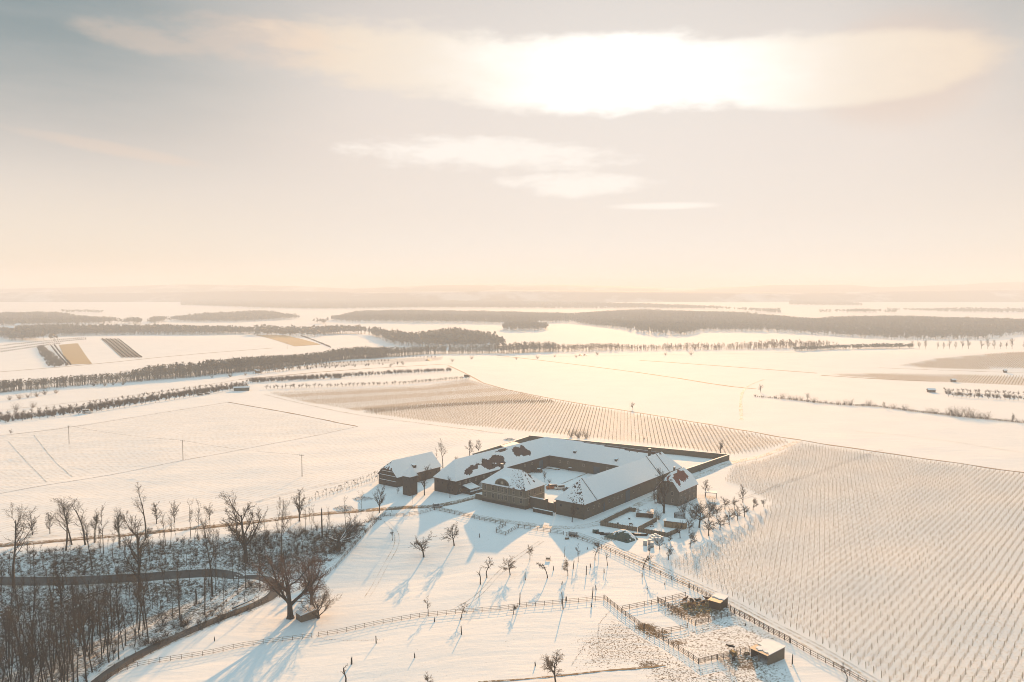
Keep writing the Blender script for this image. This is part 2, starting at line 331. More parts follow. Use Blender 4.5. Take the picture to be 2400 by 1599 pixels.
def make_ground():
    ang = np.concatenate([np.arange(-180, -48, 6.0), np.arange(-48, 48.01, .3), np.arange(54, 180, 6.0)]); th = np.radians(ang)
    rr = np.concatenate([[0.], np.exp(np.linspace(math.log(25), math.log(110), 14)), np.exp(np.linspace(math.log(112), math.log(900), 330)), np.exp(np.linspace(math.log(910), math.log(11800), 110))])
    TH, RR = np.meshgrid(th, rr); X = RR * np.sin(TH); Y = RR * np.cos(TH); Z = hgt(X, Y)
    V = np.stack([X, Y, Z], -1).reshape(-1, 3); na, nr = len(ang), len(rr)
    i, j = np.meshgrid(np.arange(nr - 1), np.arange(na), indexing='ij'); j2 = (j + 1) % na
    Q = np.stack([i * na + j, i * na + j2, (i + 1) * na + j2, (i + 1) * na + j], -1).reshape(-1, 4)[:, ::-1]
    me = np_mesh('ground', V, Q, 'snow_ground', True)
    x, y = V[:, 0], V[:, 1]; mud = np.zeros(len(V))
    for q, k in zip(MUDP, (.34, .66)): mud = np.maximum(mud, k * sm(poly_sd(x, y, q), -5, 6))
    mud = np.maximum(mud, .31 * sm(poly_sd(x, y, PADDOCK), -1, 2))
    cxy = flatG(1515, 1470); mud = np.maximum(mud, .8 * sm(np.hypot(x - cxy[0], y - cxy[1]), 5, 1))
    for p, r_ in (((1540, 1482), 6), ((1590, 1505), 3.5), ((1740, 1552), 8), ((1520, 1560), 4), ((1430, 1262), 5)):
        c_ = flatG(*p); mud = np.maximum(mud, .55 * sm(np.hypot(x - c_[0], y - c_[1]), r_, r_ * .3))
    scrub = sm(poly_sd(x, y, SLOPE), -3, 7) * (.56 + .2 * np.sin(x * .13 + y * .21) * np.sin(x * .07 - y * .11))
    fur = np.maximum(sm(poly_sd(x, y, FURROW), 0, 3), .6 * sm(poly_sd(x, y, LOWER_FIELD), 0, 4))
    tuft = np.zeros(len(V))
    for q, k in VINE_GRASS: tuft = np.maximum(tuft, k * sm(poly_sd(x, y, [G(*p) for p in q]), -1, 4))
    at = me.color_attributes.new('mask', 'FLOAT_COLOR', 'POINT')
    at.data.foreach_set('color', np.stack([mud, scrub, fur, tuft], -1).astype(np.float32).ravel())
    tag(link('ground', me), kind='structure')
make_ground()
def resample(P, step):
    P = [np.array(p[:2], float) for p in P]; out = [P[0]]
    for a, b in zip(P[:-1], P[1:]):
        n = max(1, int(np.hypot(*(b - a)) / step)); out += [a + (b - a) * k / n for k in range(1, n + 1)]
    return np.array(out)
def smooth_line(P, it=2):
    P = [np.array(p[:2], float) for p in P]
    for _ in range(it):
        Q = [P[0]]
        for a, b in zip(P[:-1], P[1:]): Q += [a * .75 + b * .25, a * .25 + b * .75]
        P = Q + [P[-1]]
    return P
def drape(name, P, width, m, off=.07, step=2.0, wob=.0, kind='structure', side=0.0, nx=4):
    """a strip of ground cover laid along a line on the terrain"""
    P = resample(P, step); T = np.gradient(P, axis=0); T /= np.linalg.norm(T, axis=1)[:, None] + 1e-9; N = np.stack([-T[:, 1], T[:, 0]], -1)
    w = np.array([width * .5 * (1 + wob * (rnd.random() - .5)) for _ in P]); cols = np.linspace(-1, 1, nx + 1)
    V = np.concatenate([P + N * (w * c + side)[:, None] for c in cols]); Z = hgt(V[:, 0], V[:, 1]) + off
    n = len(P); i, c = np.meshgrid(np.arange(n - 1), np.arange(nx)); a = c * n + i
    Q = np.stack([a, a + 1, a + 1 + n, a + n], -1).reshape(-1, 4)[:, ::-1]
    return tag(link(name, np_mesh(name, np.column_stack([V, Z]), Q, m)), kind=kind)
def patch(name, quad, m, off=.3, n=24):
    A, B, D, E = [np.array(G(*p)) for p in quad]; s, t = np.meshgrid(np.linspace(0, 1, n), np.linspace(0, 1, n)); s = s.ravel()[:, None]; t = t.ravel()[:, None]
    V = (A * (1 - s) + B * s) * (1 - t) + (E * (1 - s) + D * s) * t; i, j = np.meshgrid(np.arange(n - 1), np.arange(n - 1)); a = (i * n + j).ravel()
    Q = np.stack([a, a + 1, a + 1 + n, a + n], -1)
    return tag(link(name, np_mesh(name, np.column_stack([V, hgt(V[:, 0], V[:, 1]) + off]), Q, m)), kind='structure')
GP = lambda *pts: [G(*p) for p in pts]
ROAD = smooth_line(GP((-120, 1364), (0, 1363), (150, 1363), (300, 1357), (430, 1346), (540, 1343), (610, 1352), (650, 1375), (642, 1396), (600, 1418), (520, 1448), (430, 1486), (330, 1532), (270, 1566), (215, 1610), (150, 1680)))
drape('valley_road', ROAD, 3.6, 'asphalt', .10)
drape('road_verge', ROAD, 5.4, 'rut_slush', .05, wob=.35)
TRACK = smooth_line(GP((-120, 1286), (0, 1277), (150, 1265), (300, 1252), (470, 1236), (640, 1216), (800, 1199), (900, 1192), (960, 1187), (1010, 1187), (1060, 1178), (1128, 1160)))
drape('upper_track', TRACK, 2.3, 'track_slush', .08, wob=.3); drape('track_verge', TRACK, 4.4, 'verge', .045, side=-1.0, wob=.4)
FRONT = smooth_line(GP((1010, 1189), (1060, 1199), (1140, 1215), (1230, 1229), (1320, 1239), (1390, 1232), (1440, 1210), (1530, 1168), (1600, 1128), (1660, 1108), (1720, 1083), (1800, 1066), (1872, 1034)))
drape('farm_lane', FRONT, 4.2, 'rut_slush', .06, wob=.2)
LANE = smooth_line(GP((1330, 1246), (1400, 1270), (1460, 1295), (1540, 1330), (1640, 1378), (1740, 1428), (1860, 1492), (1960, 1548), (2090, 1625), (2200, 1690)))
for s_ in (-.9, .9): drape('field_lane', LANE, .75, 'rut_slush', .06, wob=.5, side=s_ - .3)
drape('lane_bank', LANE, .4, 'rut_slush', .07, wob=.9, side=2.0)
for s_ in (-.8, .8): drape('vineyard_rut', smooth_line(GP((1640, 1206), (1730, 1172), (1830, 1136), (1905, 1111), (1990, 1080), (2066, 1054))), .3, 'rut_slush', .07, 2.0, wob=.8, side=s_)
for s_ in (-.8, .8):
    for P in (((905, 1222), (940, 1262), (900, 1330), (860, 1400)), ((1270, 1268), (1180, 1330), (1120, 1400), (1060, 1432)), ((2000, 1010), (2200, 1030), (2400, 1062)), ((850, 1120), (700, 1150), (520, 1196), (300, 1240), (0, 1268))): drape('tyre_rut', smooth_line(GP(*P), 3), .22, 'rut_slush', .06, 1.5, wob=1.2, side=s_)
for i, (P, w, m) in enumerate([
    (((1165, 833), (1350, 855), (1560, 882), (1700, 905), (1772, 912)), 3.2, 'field_line'), (((1500, 845), (1700, 859), (1915, 875)), 4.0, 'field_line'),
    (((1050, 857), (1100, 880), (1145, 905), (1330, 942), (1500, 968), (1700, 1002), (1880, 1033), (2100, 1066), (2400, 1108)), 1.6, 'field_line'),
    (((535, 943), (680, 968), (800, 993), (838, 1000)), 1.5, 'field_line'), (((0, 1021), (160, 1003), (330, 975), (535, 943)), 1.4, 'rut_slush'),
    (((620, 925), (700, 945), (830, 972), (1000, 995), (1180, 1016)), 1.8, 'rut_slush'), (((0, 1157), (220, 1120), (440, 1077), (640, 1040), (830, 1002)), 1.0, 'rut_slush'),
    (((1738, 985), (1735, 930), (1750, 905), (1790, 890)), 2.2, 'rut_slush'), (((1165, 838), (1500, 832), (1870, 826)), 2.0, 'rut_slush'), (((560, 890), (800, 868), (1060, 853)), 3.0, 'field_line'),
    (((0, 962), (250, 935), (470, 905), (560, 890)), 2.4, 'rut_slush'), (((2060, 862), (2200, 868), (2400, 874)), 5.0, 'rut_slush'), (((1925, 880), (2080, 890), (2190, 894)), 4.0, 'field_line'),
    (((0, 872), (200, 856), (420, 833), (640, 816)), 3.0, 'field_line'), (((20, 1035), (60, 1080), (110, 1130)), .4, 'rut_slush'), (((80, 1020), (130, 1085), (170, 1118)), .4, 'rut_slush')]):
    drape('field_boundary', smooth_line(GP(*P), 1), w, m, .09, 4.0, wob=.7, nx=1)
patch('stubble_field', ((138, 809), (182, 805), (216, 853), (160, 855)), 'stubble'); patch('stubble_field', ((598, 786), (665, 786), (752, 808), (690, 812)), 'stubble')
for k in range(5): patch('fallow_strip', ((236 + k * 8, 795), (239 + k * 8, 794), (291 + k * 10, 838), (286 + k * 10, 839)), 'verge', .4, 10)
def make_hills():
    for name, dist, dep, prof in (('hills', 7600., 1100., [(-700, 672), (0, 677), (220, 673), (420, 667), (560, 668), (700, 671), (830, 677), (1000, 669), (1150, 667), (1320, 668), (1480, 672), (1600, 677), (1750, 672), (1800, 668), (1890, 668), (1990, 667), (2060, 674), (2180, 669), (2290, 664), (2400, 660), (3100, 664)]),
                                  ('low_hills', 6000., 450., [(-700, 690), (0, 684), (200, 688), (420, 685), (600, 682), (900, 685), (1200, 680), (1500, 683), (1900, 686), (2200, 682), (2400, 679), (3100, 690)])):
        us = np.arange(-650, 3051, 18.); vs = np.interp(us, [p[0] for p in prof], [p[1] for p in prof])
        V = []; ts = np.linspace(-1, 1, 15)
        for u, v in zip(us, vs):
            d = ray(u, v); k = dist / d.y; x = d.x * k; top = CAM_H + d.z * k
            for t in ts:
                f = (.5 + .5 * math.cos(math.pi * t)); nz = noise.noise(Vector((x * .0012, t * 2.2, dist)))
                V.append((x * (1 + t * dep / dist), dist + t * dep, -2 + (top + 2) * f * (1 + .10 * nz * (1 - f))))
        V = np.array(V); n, k = len(us), len(ts); i, j = np.meshgrid(np.arange(n - 1), np.arange(k - 1)); a = (i * k + j).ravel()
        tag(link(name, np_mesh(name, V, np.stack([a, a + k, a + k + 1, a + 1], -1), 'hill_woods', True)), kind='structure')
make_hills()
def make_haze():
    m = bpy.data.materials.new('haze'); m.use_nodes = True; g = NT(m.node_tree); g.n.clear()
    o = g.node('ShaderNodeOutputMaterial'); v = g.node('ShaderNodeVolumePrincipled'); g.l.new(v.outputs[0], o.inputs['Volume'])
    v.inputs['Color'].default_value = (.64, .765, .95, 1); v.inputs['Density'].default_value = HAZE_DENSITY; v.inputs['Anisotropy'].default_value = HAZE_G
    MATS['haze'] = m; x0, x1, y0, y1, z0, z1 = -12500, 12500, -12500, 12500, -22, 208
    V = [(x, y, z) for z in (z0, z1) for y in (y0, y1) for x in (x0, x1)]
    tag(link('haze', mesh('haze', V, [(0, 2, 3, 1), (4, 5, 7, 6), (0, 1, 5, 4), (2, 6, 7, 3), (0, 4, 6, 2), (1, 3, 7, 5)], 'haze')), kind='stuff')
make_haze()

# ---------------------------------------------------------------- shared solid shapes
_cache = {}
def box_me(m, name='box'):
    """unit box: x,y centred, z from 0 to 1"""
    k = ('box', m)
    if k not in _cache:
        V = [(x, y, z) for z in (0, 1) for y in (-.5, .5) for x in (-.5, .5)]
        _cache[k] = mesh(name, V, [(0, 2, 3, 1), (4, 5, 7, 6), (0, 1, 5, 4), (2, 6, 7, 3), (0, 4, 6, 2), (1, 3, 7, 5)], m)
    return _cache[k]
class MB:
    """collects boxes, prisms and polygons into one mesh"""
    def __init__(s): s.V = []; s.F = []; s.M = []
    def poly(s, pts, mi=0):
        b = len(s.V); s.V += [tuple(p) for p in pts]; s.F.append(tuple(range(b, b + len(pts)))); s.M.append(mi)
    def box(s, x0, x1, y0, y1, z0, z1, mi=0, rot=0.0, c=None):
        b = len(s.V); P = [(x, y, z) for z in (z0, z1) for y in (y0, y1) for x in (x0, x1)]
        if rot:
            cx, cy_ = c or ((x0 + x1) / 2, (y0 + y1) / 2); cs, sn = math.cos(rot), math.sin(rot)
            P = [(cx + (x - cx) * cs - (y - cy_) * sn, cy_ + (x - cx) * sn + (y - cy_) * cs, z) for x, y, z in P]
        s.V += P
        for f in [(0, 2, 3, 1), (4, 5, 7, 6), (0, 1, 5, 4), (2, 6, 7, 3), (0, 4, 6, 2), (1, 3, 7, 5)]: s.F.append(tuple(b + i for i in f)); s.M.append(mi)
    def extrude(s, prof, vec, mi=0):
        """closed 3D profile extruded along vec"""
        b = len(s.V); n = len(prof); s.V += [tuple(p) for p in prof] + [tuple(p[i] + vec[i] for i in range(3)) for p in prof]
        s.F.append(tuple(range(b + n - 1, b - 1, -1))); s.F.append(tuple(range(b + n, b + 2 * n))); s.M += [mi, mi]
        for i in range(n): j = (i + 1) % n; s.F.append((b + i, b + j, b + n + j, b + n + i)); s.M.append(mi)
    def cyl(s, p0, p1, r0, r1=None, n=10, mi=0):
        r1 = r0 if r1 is None else r1; p0, p1 = Vector(p0), Vector(p1); d = (p1 - p0).normalized()
        a = d.orthogonal().normalized(); c = d.cross(a); b = len(s.V)
        for p, r in ((p0, r0), (p1, r1)):
            for i in range(n): t = 2 * math.pi * i / n; s.V.append(tuple(p + a * (r * math.cos(t)) + c * (r * math.sin(t))))
        for i in range(n): j = (i + 1) % n; s.F.append((b + i, b + j, b + n + j, b + n + i)); s.M.append(mi)
        s.F.append(tuple(range(b + n - 1, b - 1, -1))); s.F.append(tuple(range(b + n, b + 2 * n))); s.M += [mi, mi]
    def make(s, name, mats, smooth=False): return mesh(name, s.V, s.F, mats, s.M, smooth)
    def link(s, name, mats, parent=None, smooth=False, **kw): return link(name, s.make(name, mats, smooth), parent, **kw)

# ---------------------------------------------------------------- buildings
def fract(p, o=3):
    a, f, t = 1., 1., 0.
    for _ in range(o): t += a * noise.noise(Vector((p[0] * f, p[1] * f, p[2] * f))); a *= .55; f *= 2.1
    return t
def snow_cells(knots, nS, nT, bare, th, plane):
    """snow lying on one roof plane (rows of left/right points), with holes where it has slid or melted off"""
    rows = []
    for j in range(nT + 1):
        t = j / nT * (len(knots) - 1); k = min(int(t), len(knots) - 2); f = t - k
        pl = Vector(knots[k][0]).lerp(Vector(knots[k + 1][0]), f); pr = Vector(knots[k][1]).lerp(Vector(knots[k + 1][1]), f)
        rows.append([pl.lerp(pr, i / nS) for i in range(nS + 1)])
    keep = np.ones((nT, nS), bool)
    if bare:
        for j in range(nT):
            for i in range(nS):
                c = (rows[j][i] + rows[j + 1][i + 1]) * .5; keep[j, i] = not bare(plane, c, (j + .5) / nT)
    V = []; F = []
    for j in range(nT + 1):
        for i in range(nS + 1):
            p = rows[j][i]; nz = noise.noise(Vector((p.x * .5, p.y * .5, p.z * .5 + 9))) * .05; V.append((p.x, p.y, p.z + th + nz))
    base = len(V)
    for j in range(nT + 1):
        for i in range(nS + 1): p = rows[j][i]; V.append((p.x, p.y, p.z + .015))
    w = nS + 1
    for j in range(nT):
        for i in range(nS):
            if not keep[j, i]: continue
            a, b, c, d = j * w + i, j * w + i + 1, (j + 1) * w + i + 1, (j + 1) * w + i; F.append((a, b, c, d))
            for (dj, di, e0, e1) in ((-1, 0, a, b), (1, 0, c, d), (0, -1, d, a), (0, 1, b, c)):
                jj, ii = j + dj, i + di
                if not (0 <= jj < nT and 0 <= ii < nS) or not keep[jj, ii]: F.append((e1, e0, base + e0, base + e1))
    return V, F
def roof_planes(L, D, ev, rg, left, right, ov):
    s = (rg - ev) / (D / 2); zb = ev - ov * s
    def edge(spec, sgn, x0):
        """x of the roof's end on the long planes at knots t=0, half-hip height, ridge"""
        if spec[0] == 'gable': return [(0, x0 - sgn * ov), (1, x0 - sgn * ov)]
        if spec[0] == 'hip': return [(0, x0 - sgn * ov), (1, x0 + sgn * spec[1])]
        return [(0, x0 - sgn * ov), (spec[1], x0 - sgn * ov), (1, x0 + sgn * spec[2])]
    eL, eR = edge(left, 1, 0), edge(right, -1, L); ts = sorted({t for t, _ in eL} | {t for t, _ in eR})
    ip = lambda e, t: float(np.interp(t, [k[0] for k in e], [k[1] for k in e]))
    P = {'f': [], 'b': []}
    for t in ts:
        y = -ov + t * (D / 2 + ov); z = zb + t * (rg - zb); P['f'].append(((ip(eL, t), y, z), (ip(eR, t), y, z))); P['b'].append(((ip(eR, t), D - y, z), (ip(eL, t), D - y, z)))
    for nm, spec, sgn, x0 in (('l', left, 1, 0), ('r', right, -1, L)):
        if spec[0] == 'gable': continue
        t0 = 0 if spec[0] == 'hip' else spec[1]; run = spec[1] if spec[0] == 'hip' else spec[2]
        y = -ov + t0 * (D / 2 + ov); z = zb + t0 * (rg - zb); x = x0 - sgn * ov
        a, b, t = (x, D - y, z), (x, y, z), (x0 + sgn * run, D / 2, rg)
        P[nm] = [(a, b), (t, t)] if nm == 'l' else [(b, a), (t, t)]
    return P
def building(name, label, cat, ab, axis, L, D, ev, rg, left, right, wall='sandstone', roof='roof_tile', ov=.45, bare=None, cell=.5, th=.14, wall_mat2=None, loc=None, ang=None):
    a0 = R(-37.8) if axis == 1 else R(52.2); x, y = LB(*ab) if loc is None else loc
    if ang is not None: a0 = ang
    t = thing(name, label, cat, (x, y, 0), a0); m = MB(); s = (rg - ev) / (D / 2)
    m.poly([(0, 0, -1), (L, 0, -1), (L, 0, ev), (0, 0, ev)]); m.poly([(L, D, -1), (0, D, -1), (0, D, ev), (L, D, ev)])
    for nm, spec, xx in (('l', left, 0), ('r', right, L)):
        if spec[0] == 'hip': top = [(xx, 0, ev), (xx, D, ev)]
        elif spec[0] == 'gable': top = [(xx, 0, ev), (xx, D / 2, rg - .02), (xx, D, ev)]
        else: q = spec[1]; top = [(xx, 0, ev), (xx, q * D / 2, ev + q * (rg - ev) - .02), (xx, D - q * D / 2, ev + q * (rg - ev) - .02), (xx, D, ev)]
        pts = [(xx, 0, -1)] + top + [(xx, D, -1)]; m.poly(pts if nm == 'l' else pts[::-1])
    m.link('wall', wall, t)
    P = roof_planes(L, D, ev, rg, left, right, ov); m = MB(); SV, SF = [], []
    for k, kn in P.items():
        for a, b in zip(kn[:-1], kn[1:]):
            q = [a[0], a[1], b[1], b[0]] if a[0] != a[1] and b[0] != b[1] else [a[0], a[1], b[0]]
            m.poly(q); m.poly([(p[0], p[1], p[2] - .16) for p in q][::-1])
        a = kn[0]; m.poly([a[0], (a[0][0], a[0][1], a[0][2] - .16), (a[1][0], a[1][1], a[1][2] - .16), a[1]])
        if k in 'fb':
            for sd in (0, 1):
                for a, b in zip(kn[:-1], kn[1:]): m.poly([a[sd], b[sd], (b[sd][0], b[sd][1], b[sd][2] - .16), (a[sd][0], a[sd][1], a[sd][2] - .16)])
        wid = max((Vector(r[0]) - Vector(r[1])).length for r in kn); hgt_ = (Vector(kn[0][0]).lerp(Vector(kn[0][1]), .5) - Vector(kn[-1][0]).lerp(Vector(kn[-1][1]), .5)).length
        v, f = snow_cells(kn, max(2, int(wid / cell)), max(2 * (len(kn) - 1), int(hgt_ / cell) // (len(kn) - 1) * (len(kn) - 1)), bare, th, k)
        o = len(SV); SV += v; SF += [tuple(i + o for i in q) for q in f]
    m.link('roof', roof, t); link('snow_cover', mesh('snow_cover', SV, SF, 'snow'), t)
    t['dims'] = (L, D, ev, rg); return t
def wall_frame(side, L, D, s, z):
    """point on a wall and the direction out of it"""
    return {'f': ((s, 0, z), (1, 0, 0), (0, -1, 0)), 'b': ((L - s, D, z), (-1, 0, 0), (0, 1, 0)), 'l': ((0, D - s, z), (0, -1, 0), (-1, 0, 0)), 'r': ((L, s, z), (0, 1, 0), (1, 0, 0))}[side]
def fitting(t, name, side, s, z, w, h, frame='pale_stone', fill='glass', sub='pane', fr=.14, out=.07, bars=True):
    L, D = t['dims'][0], t['dims'][1]; p, ux, n = wall_frame(side, L, D, s, z)
    rz = math.atan2(ux[1], ux[0]); m = MB()
    m.box(-w / 2 - fr, w / 2 + fr, -out, .02, -fr, 0); m.box(-w / 2 - fr, w / 2 + fr, -out, .02, h, h + fr); m.box(-w / 2 - fr, -w / 2, -out, .02, 0, h); m.box(w / 2, w / 2 + fr, -out, .02, 0, h)
    if bars: m.box(-.03, .03, -.045, .0, 0, h); m.box(-w / 2, w / 2, -.046, .0, h * .62, h * .62 + .06)
    o = m.link(name, frame, t, loc=p, rot=(0, 0, rz))
    link(sub, box_me(fill), o, (0, -.015, 0), (0, 0, 0), (w, .03, h)); return o
def chimney(t, x, y, z0, h, w=.9, m='rubble_stone'):
    o = link('chimney', box_me(m), t, (x, y, z0), (0, 0, 0), (w, w * .8, h)); c = link('snow_cap', box_me('snow'), o, (0, 0, 1.0)); c.scale = (1.1, 1.1, .12 / h); return o
def parapet(t, x, over=.45, thick=.5):
    L, D, ev, rg = t['dims']; s = (rg - ev) / (D / 2); o = .35; m = MB()
    prof = [(x, -o, ev - o * s - .3), (x, -o, ev - o * s + over), (x, D / 2, rg + over), (x, D + o, ev - o * s + over), (x, D + o, ev - o * s - .3), (x, D / 2, rg - .3)]
    m.extrude(prof, (thick, 0, 0)); p = m.link('parapet', 'rubble_stone', t); m = MB()
    top = [(x + .05, -o, ev - o * s + over + .005), (x + .05, -o, ev - o * s + over + .12), (x + .05, D / 2, rg + over + .12), (x + .05, D + o, ev - o * s + over + .12), (x + .05, D + o, ev - o * s + over + .005), (x + .05, D / 2, rg + over + .005)]
    m.extrude(top, (thick * .6, 0, 0)); m.link('snow_cap', 'snow', p)
def dormer(t, x, y0, w=1.3, h=1.25, dep=3.2, side='f'):
    """shed dormer on the front slope: little front wall, side cheeks and a flat snowy lid running back into the roof"""
    L, D, ev, rg = t['dims']; s = (rg - ev) / (D / 2); z0 = ev + s * y0 - .05; m = MB(); zt = z0 + h; y1 = min(D / 2 - .3, y0 + (h + .2) / (s - .18))
    m.extrude([(x - w / 2, y0, z0), (x - w / 2, y0, zt), (x - w / 2, y1, zt + .18 * (y1 - y0)), (x - w / 2, y1, ev + s * y1 - .1)], (w, 0, 0)); o = m.link('dormer', 'dark_wood', t)
    link('pane', box_me('glass'), o, (x, y0 - .02, z0 + .35), (0, 0, 0), (w * .6, .04, h * .5)); m = MB()
    m.extrude([(x - w / 2 - .2, y0 - .3, zt + .01), (x - w / 2 - .2, y0 - .3, zt + .16), (x - w / 2 - .2, y1, zt + .18 * (y1 - y0) + .22), (x - w / 2 - .2, y1, zt + .18 * (y1 - y0) + .07)], (w + .4, 0, 0)); m.link('snow_cover', 'snow', o)
def patch_fn(ells, fray=.45, plane='f', scale=.35):
    """holes in the snow: list of (x, t, half length, half height) on one roof plane"""
    def f(pl, c, t):
        if pl != plane: return False
        n = fract((c.x * scale, c.y * scale, c.z * scale + 3.1), 4) * fray
        return any(((c.x - x) / a) ** 2 + ((t - tt) / b) ** 2 + n < 1 for x, tt, a, b in ells)
    return f
HR = .0
# long wing on the left side of the yard
lw_a = patch_fn([(25, .36, 4.6, .26), (31.5, .50, 6.0, .22), (31, .25, 5, .11), (51, .60, 6.0, .28), (54.5, .47, 3.4, .2), (39, .88, 5, .06)], .65); lw_b = patch_fn([(9.5, .26, 3.8, .13), (14, .40, 4.2, .12), (18, .50, 1.5, .07)], .6)
lw = building('farm_wing', 'long hipped stone farm wing with red tiles showing through slid snow', 'farm wing', (-51.3, -2.3), 2, 83.6, 12.8, 6.6, 13.7, ('hip', 6.4), ('hip', 6.4), wall='rubble_stone', bare=lambda p, c, t: lw_a(p, c, t) or lw_b(p, c, t))
for s_, z_ in ((2.2, 4.3), (5.0, 3.9), (8.6, 4.1), (10.8, 1.6)): fitting(lw, 'window', 'l', s_, z_, .7, .8, 'rubble_stone', bars=False)
for s_, z_ in ((2.5, 4.2), (6.5, 4.3), (9.5, 4.2), (13.5, 4.0), (3.0, 1.2), (19, 4.2), (24, 4.2), (29, 4.2), (34, 4.1), (50, 3.8), (56, 3.8)): fitting(lw, 'window', 'f', s_, z_, .8, 1.0, 'pale_stone')
fitting(lw, 'gate', 'f', 63.5, .05, 3.4, 4.6, 'dark_wood', 'blue_door', 'door_leaf', bars=False); fitting(lw, 'door', 'f', 45, .05, 1.4, 2.4, 'dark_wood', 'blue_door', 'door_leaf', bars=False)
chimney(lw, 22.5, 3.2, 9.4, 2.6); chimney(lw, 27.0, .9, 7.4, 1.9, .7)
# wing across the back of the yard
bw_a = patch_fn([(64, 1.0, 19, .16), (50, 1.0, 14, .09), (38, 1.0, 10, .05)], .35)
bw = building('farm_wing', 'snowy stone farm wing across the back of the yard with two small dormers', 'farm wing', (-64.0, 68.6), 1, 71.0, 12.6, 6.5, 13.62, ('hip', 6.3), ('gable',), wall='sandstone', bare=bw_a)
for x_, y_ in ((26.5, 1.6), (50.5, .9)): dormer(bw, x_, y_)
fitting(bw, 'gate', 'f', 40.5, .05, 3.6, 3.9, 'dark_wood', 'blue_door', 'door_leaf', bars=False)
for s_ in (19, 24, 33, 46.5, 50, 55, 59): fitting(bw, 'window', 'f', s_, 3.2, .8, 1.0, 'pale_stone')
fitting(bw, 'door', 'f', 47.6, .05, 1.3, 2.3, 'dark_wood', 'dark_wood', 'door_leaf', bars=False); chimney(bw, 66.5, 4.6, 11.0, 4.2, 1.1)
# wing on the right side of the yard
rw_f = patch_fn([(3.2, .45, 3.2, .75)], 1.0, 'l', 1.3)
def rw_bare(p, c, t):
    if p != 'l': return False
    return c.y < 8.4 and fract((c.x * 1.5, c.y * 1.5, c.z * 1.5), 4) + .45 * t - .05 * c.y > .10
rw = building('farm_wing', 'long sandstone barn wing with smooth snow roof and three parapet walls', 'farm wing', (13.2, 0), 2, 84.0, 13.2, 6.4, 13.4, ('hip', 7.0), ('hip', 6.6), wall='sandstone', bare=rw_bare, cell=.36)
for x_ in (8.6, 62.5, 71.5): parapet(rw, x_)
for s_ in (3, 7.1, 11, 19, 22.3, 25.8, 29.2, 39, 44, 60, 66): fitting(rw, 'window', 'f', s_, 3.0, .75, .95, 'pale_stone', bars=False)
fitting(rw, 'door', 'f', 15, .1, 1.4, 3.6, 'dark_wood', 'blue_door', 'door_leaf', bars=False); fitting(rw, 'gate', 'f', 34, .05, 4.0, 4.9, 'dark_wood', 'blue_door', 'door_leaf', bars=False)
for s_ in (2.4, 10.4): fitting(rw, 'window', 'l', s_, 3.6, .6, .7, 'rubble_stone', bars=False)
# manor house
mh_f = patch_fn([(17.5, .5, 4.2, .5)], 1.4, 'f', 1.2); mh_r = patch_fn([(3.0, .72, 9, .06)], .5, 'r', .8)
def mh_bare(p, c, t):
    if p == 'f': return c.x > 11.5 + 1.5 * noise.noise(c) and fract((c.x * 1.7, c.y * 1.7, c.z * 1.7), 4) > .50 - .05 * (c.x - 11.5)
    if p == 'r': return (abs(c.y - 3.0 - t * 3.6 - .9) < .8 * t and t > .2 and fract((c.x, c.y * .5, c.z), 3) > -.15) or (c.y > 9.4 - 2.4 * t and t > .45 and fract((c.x * .5, c.y * .5, c.z * .5), 3) > -.1) or (c.y - 8.3) ** 2 + ((t - .32) * 8) ** 2 < .35
    return False
mh = building('manor_house', 'two storey sandstone manor with hipped snowy roof and arched pediment', 'manor house', (-36.2, -2.4), 1, 22.8, 13.4, 8.3, 14.0, ('hip', 7.0), ('hip', 7.0), wall='manor_stone', bare=mh_bare, ov=.55, cell=.26)
for s_ in (.075, .255, .39, .48, .57, .735, .905):
    fitting(mh, 'window', 'f', s_ * 22.8, 5.35, 1.05, 1.85); fitting(mh, 'window', 'f', s_ * 22.8, 2.2, 1.05, 1.85)
for s_ in (2.6, 6.4, 10.6): fitting(mh, 'window', 'r', s_, 5.35, 1.05, 1.85)
for s_ in (2.6, 6.4): fitting(mh, 'window', 'r', s_, 2.2, 1.05, 1.85)
fitting(mh, 'door', 'r', 11.2, .2, 1.2, 2.4, 'pale_stone', 'dark_wood', 'door_leaf', bars=False)
for nm, z0, z1, o in (('string_course', 4.45, 4.72, .07), ('cornice', 7.95, 8.26, .16), ('plinth', -.6, 1.35, .09)):
    m = MB(); m.box(-o, 22.8 + o, -o, -.003, z0, z1); m.box(22.803, 22.8 + o, .0, 13.4, z0, z1); m.box(-o, -.003, 0, 13.4, z0, z1); m.link(nm, 'pale_stone' if nm != 'plinth' else 'rubble_stone', mh)
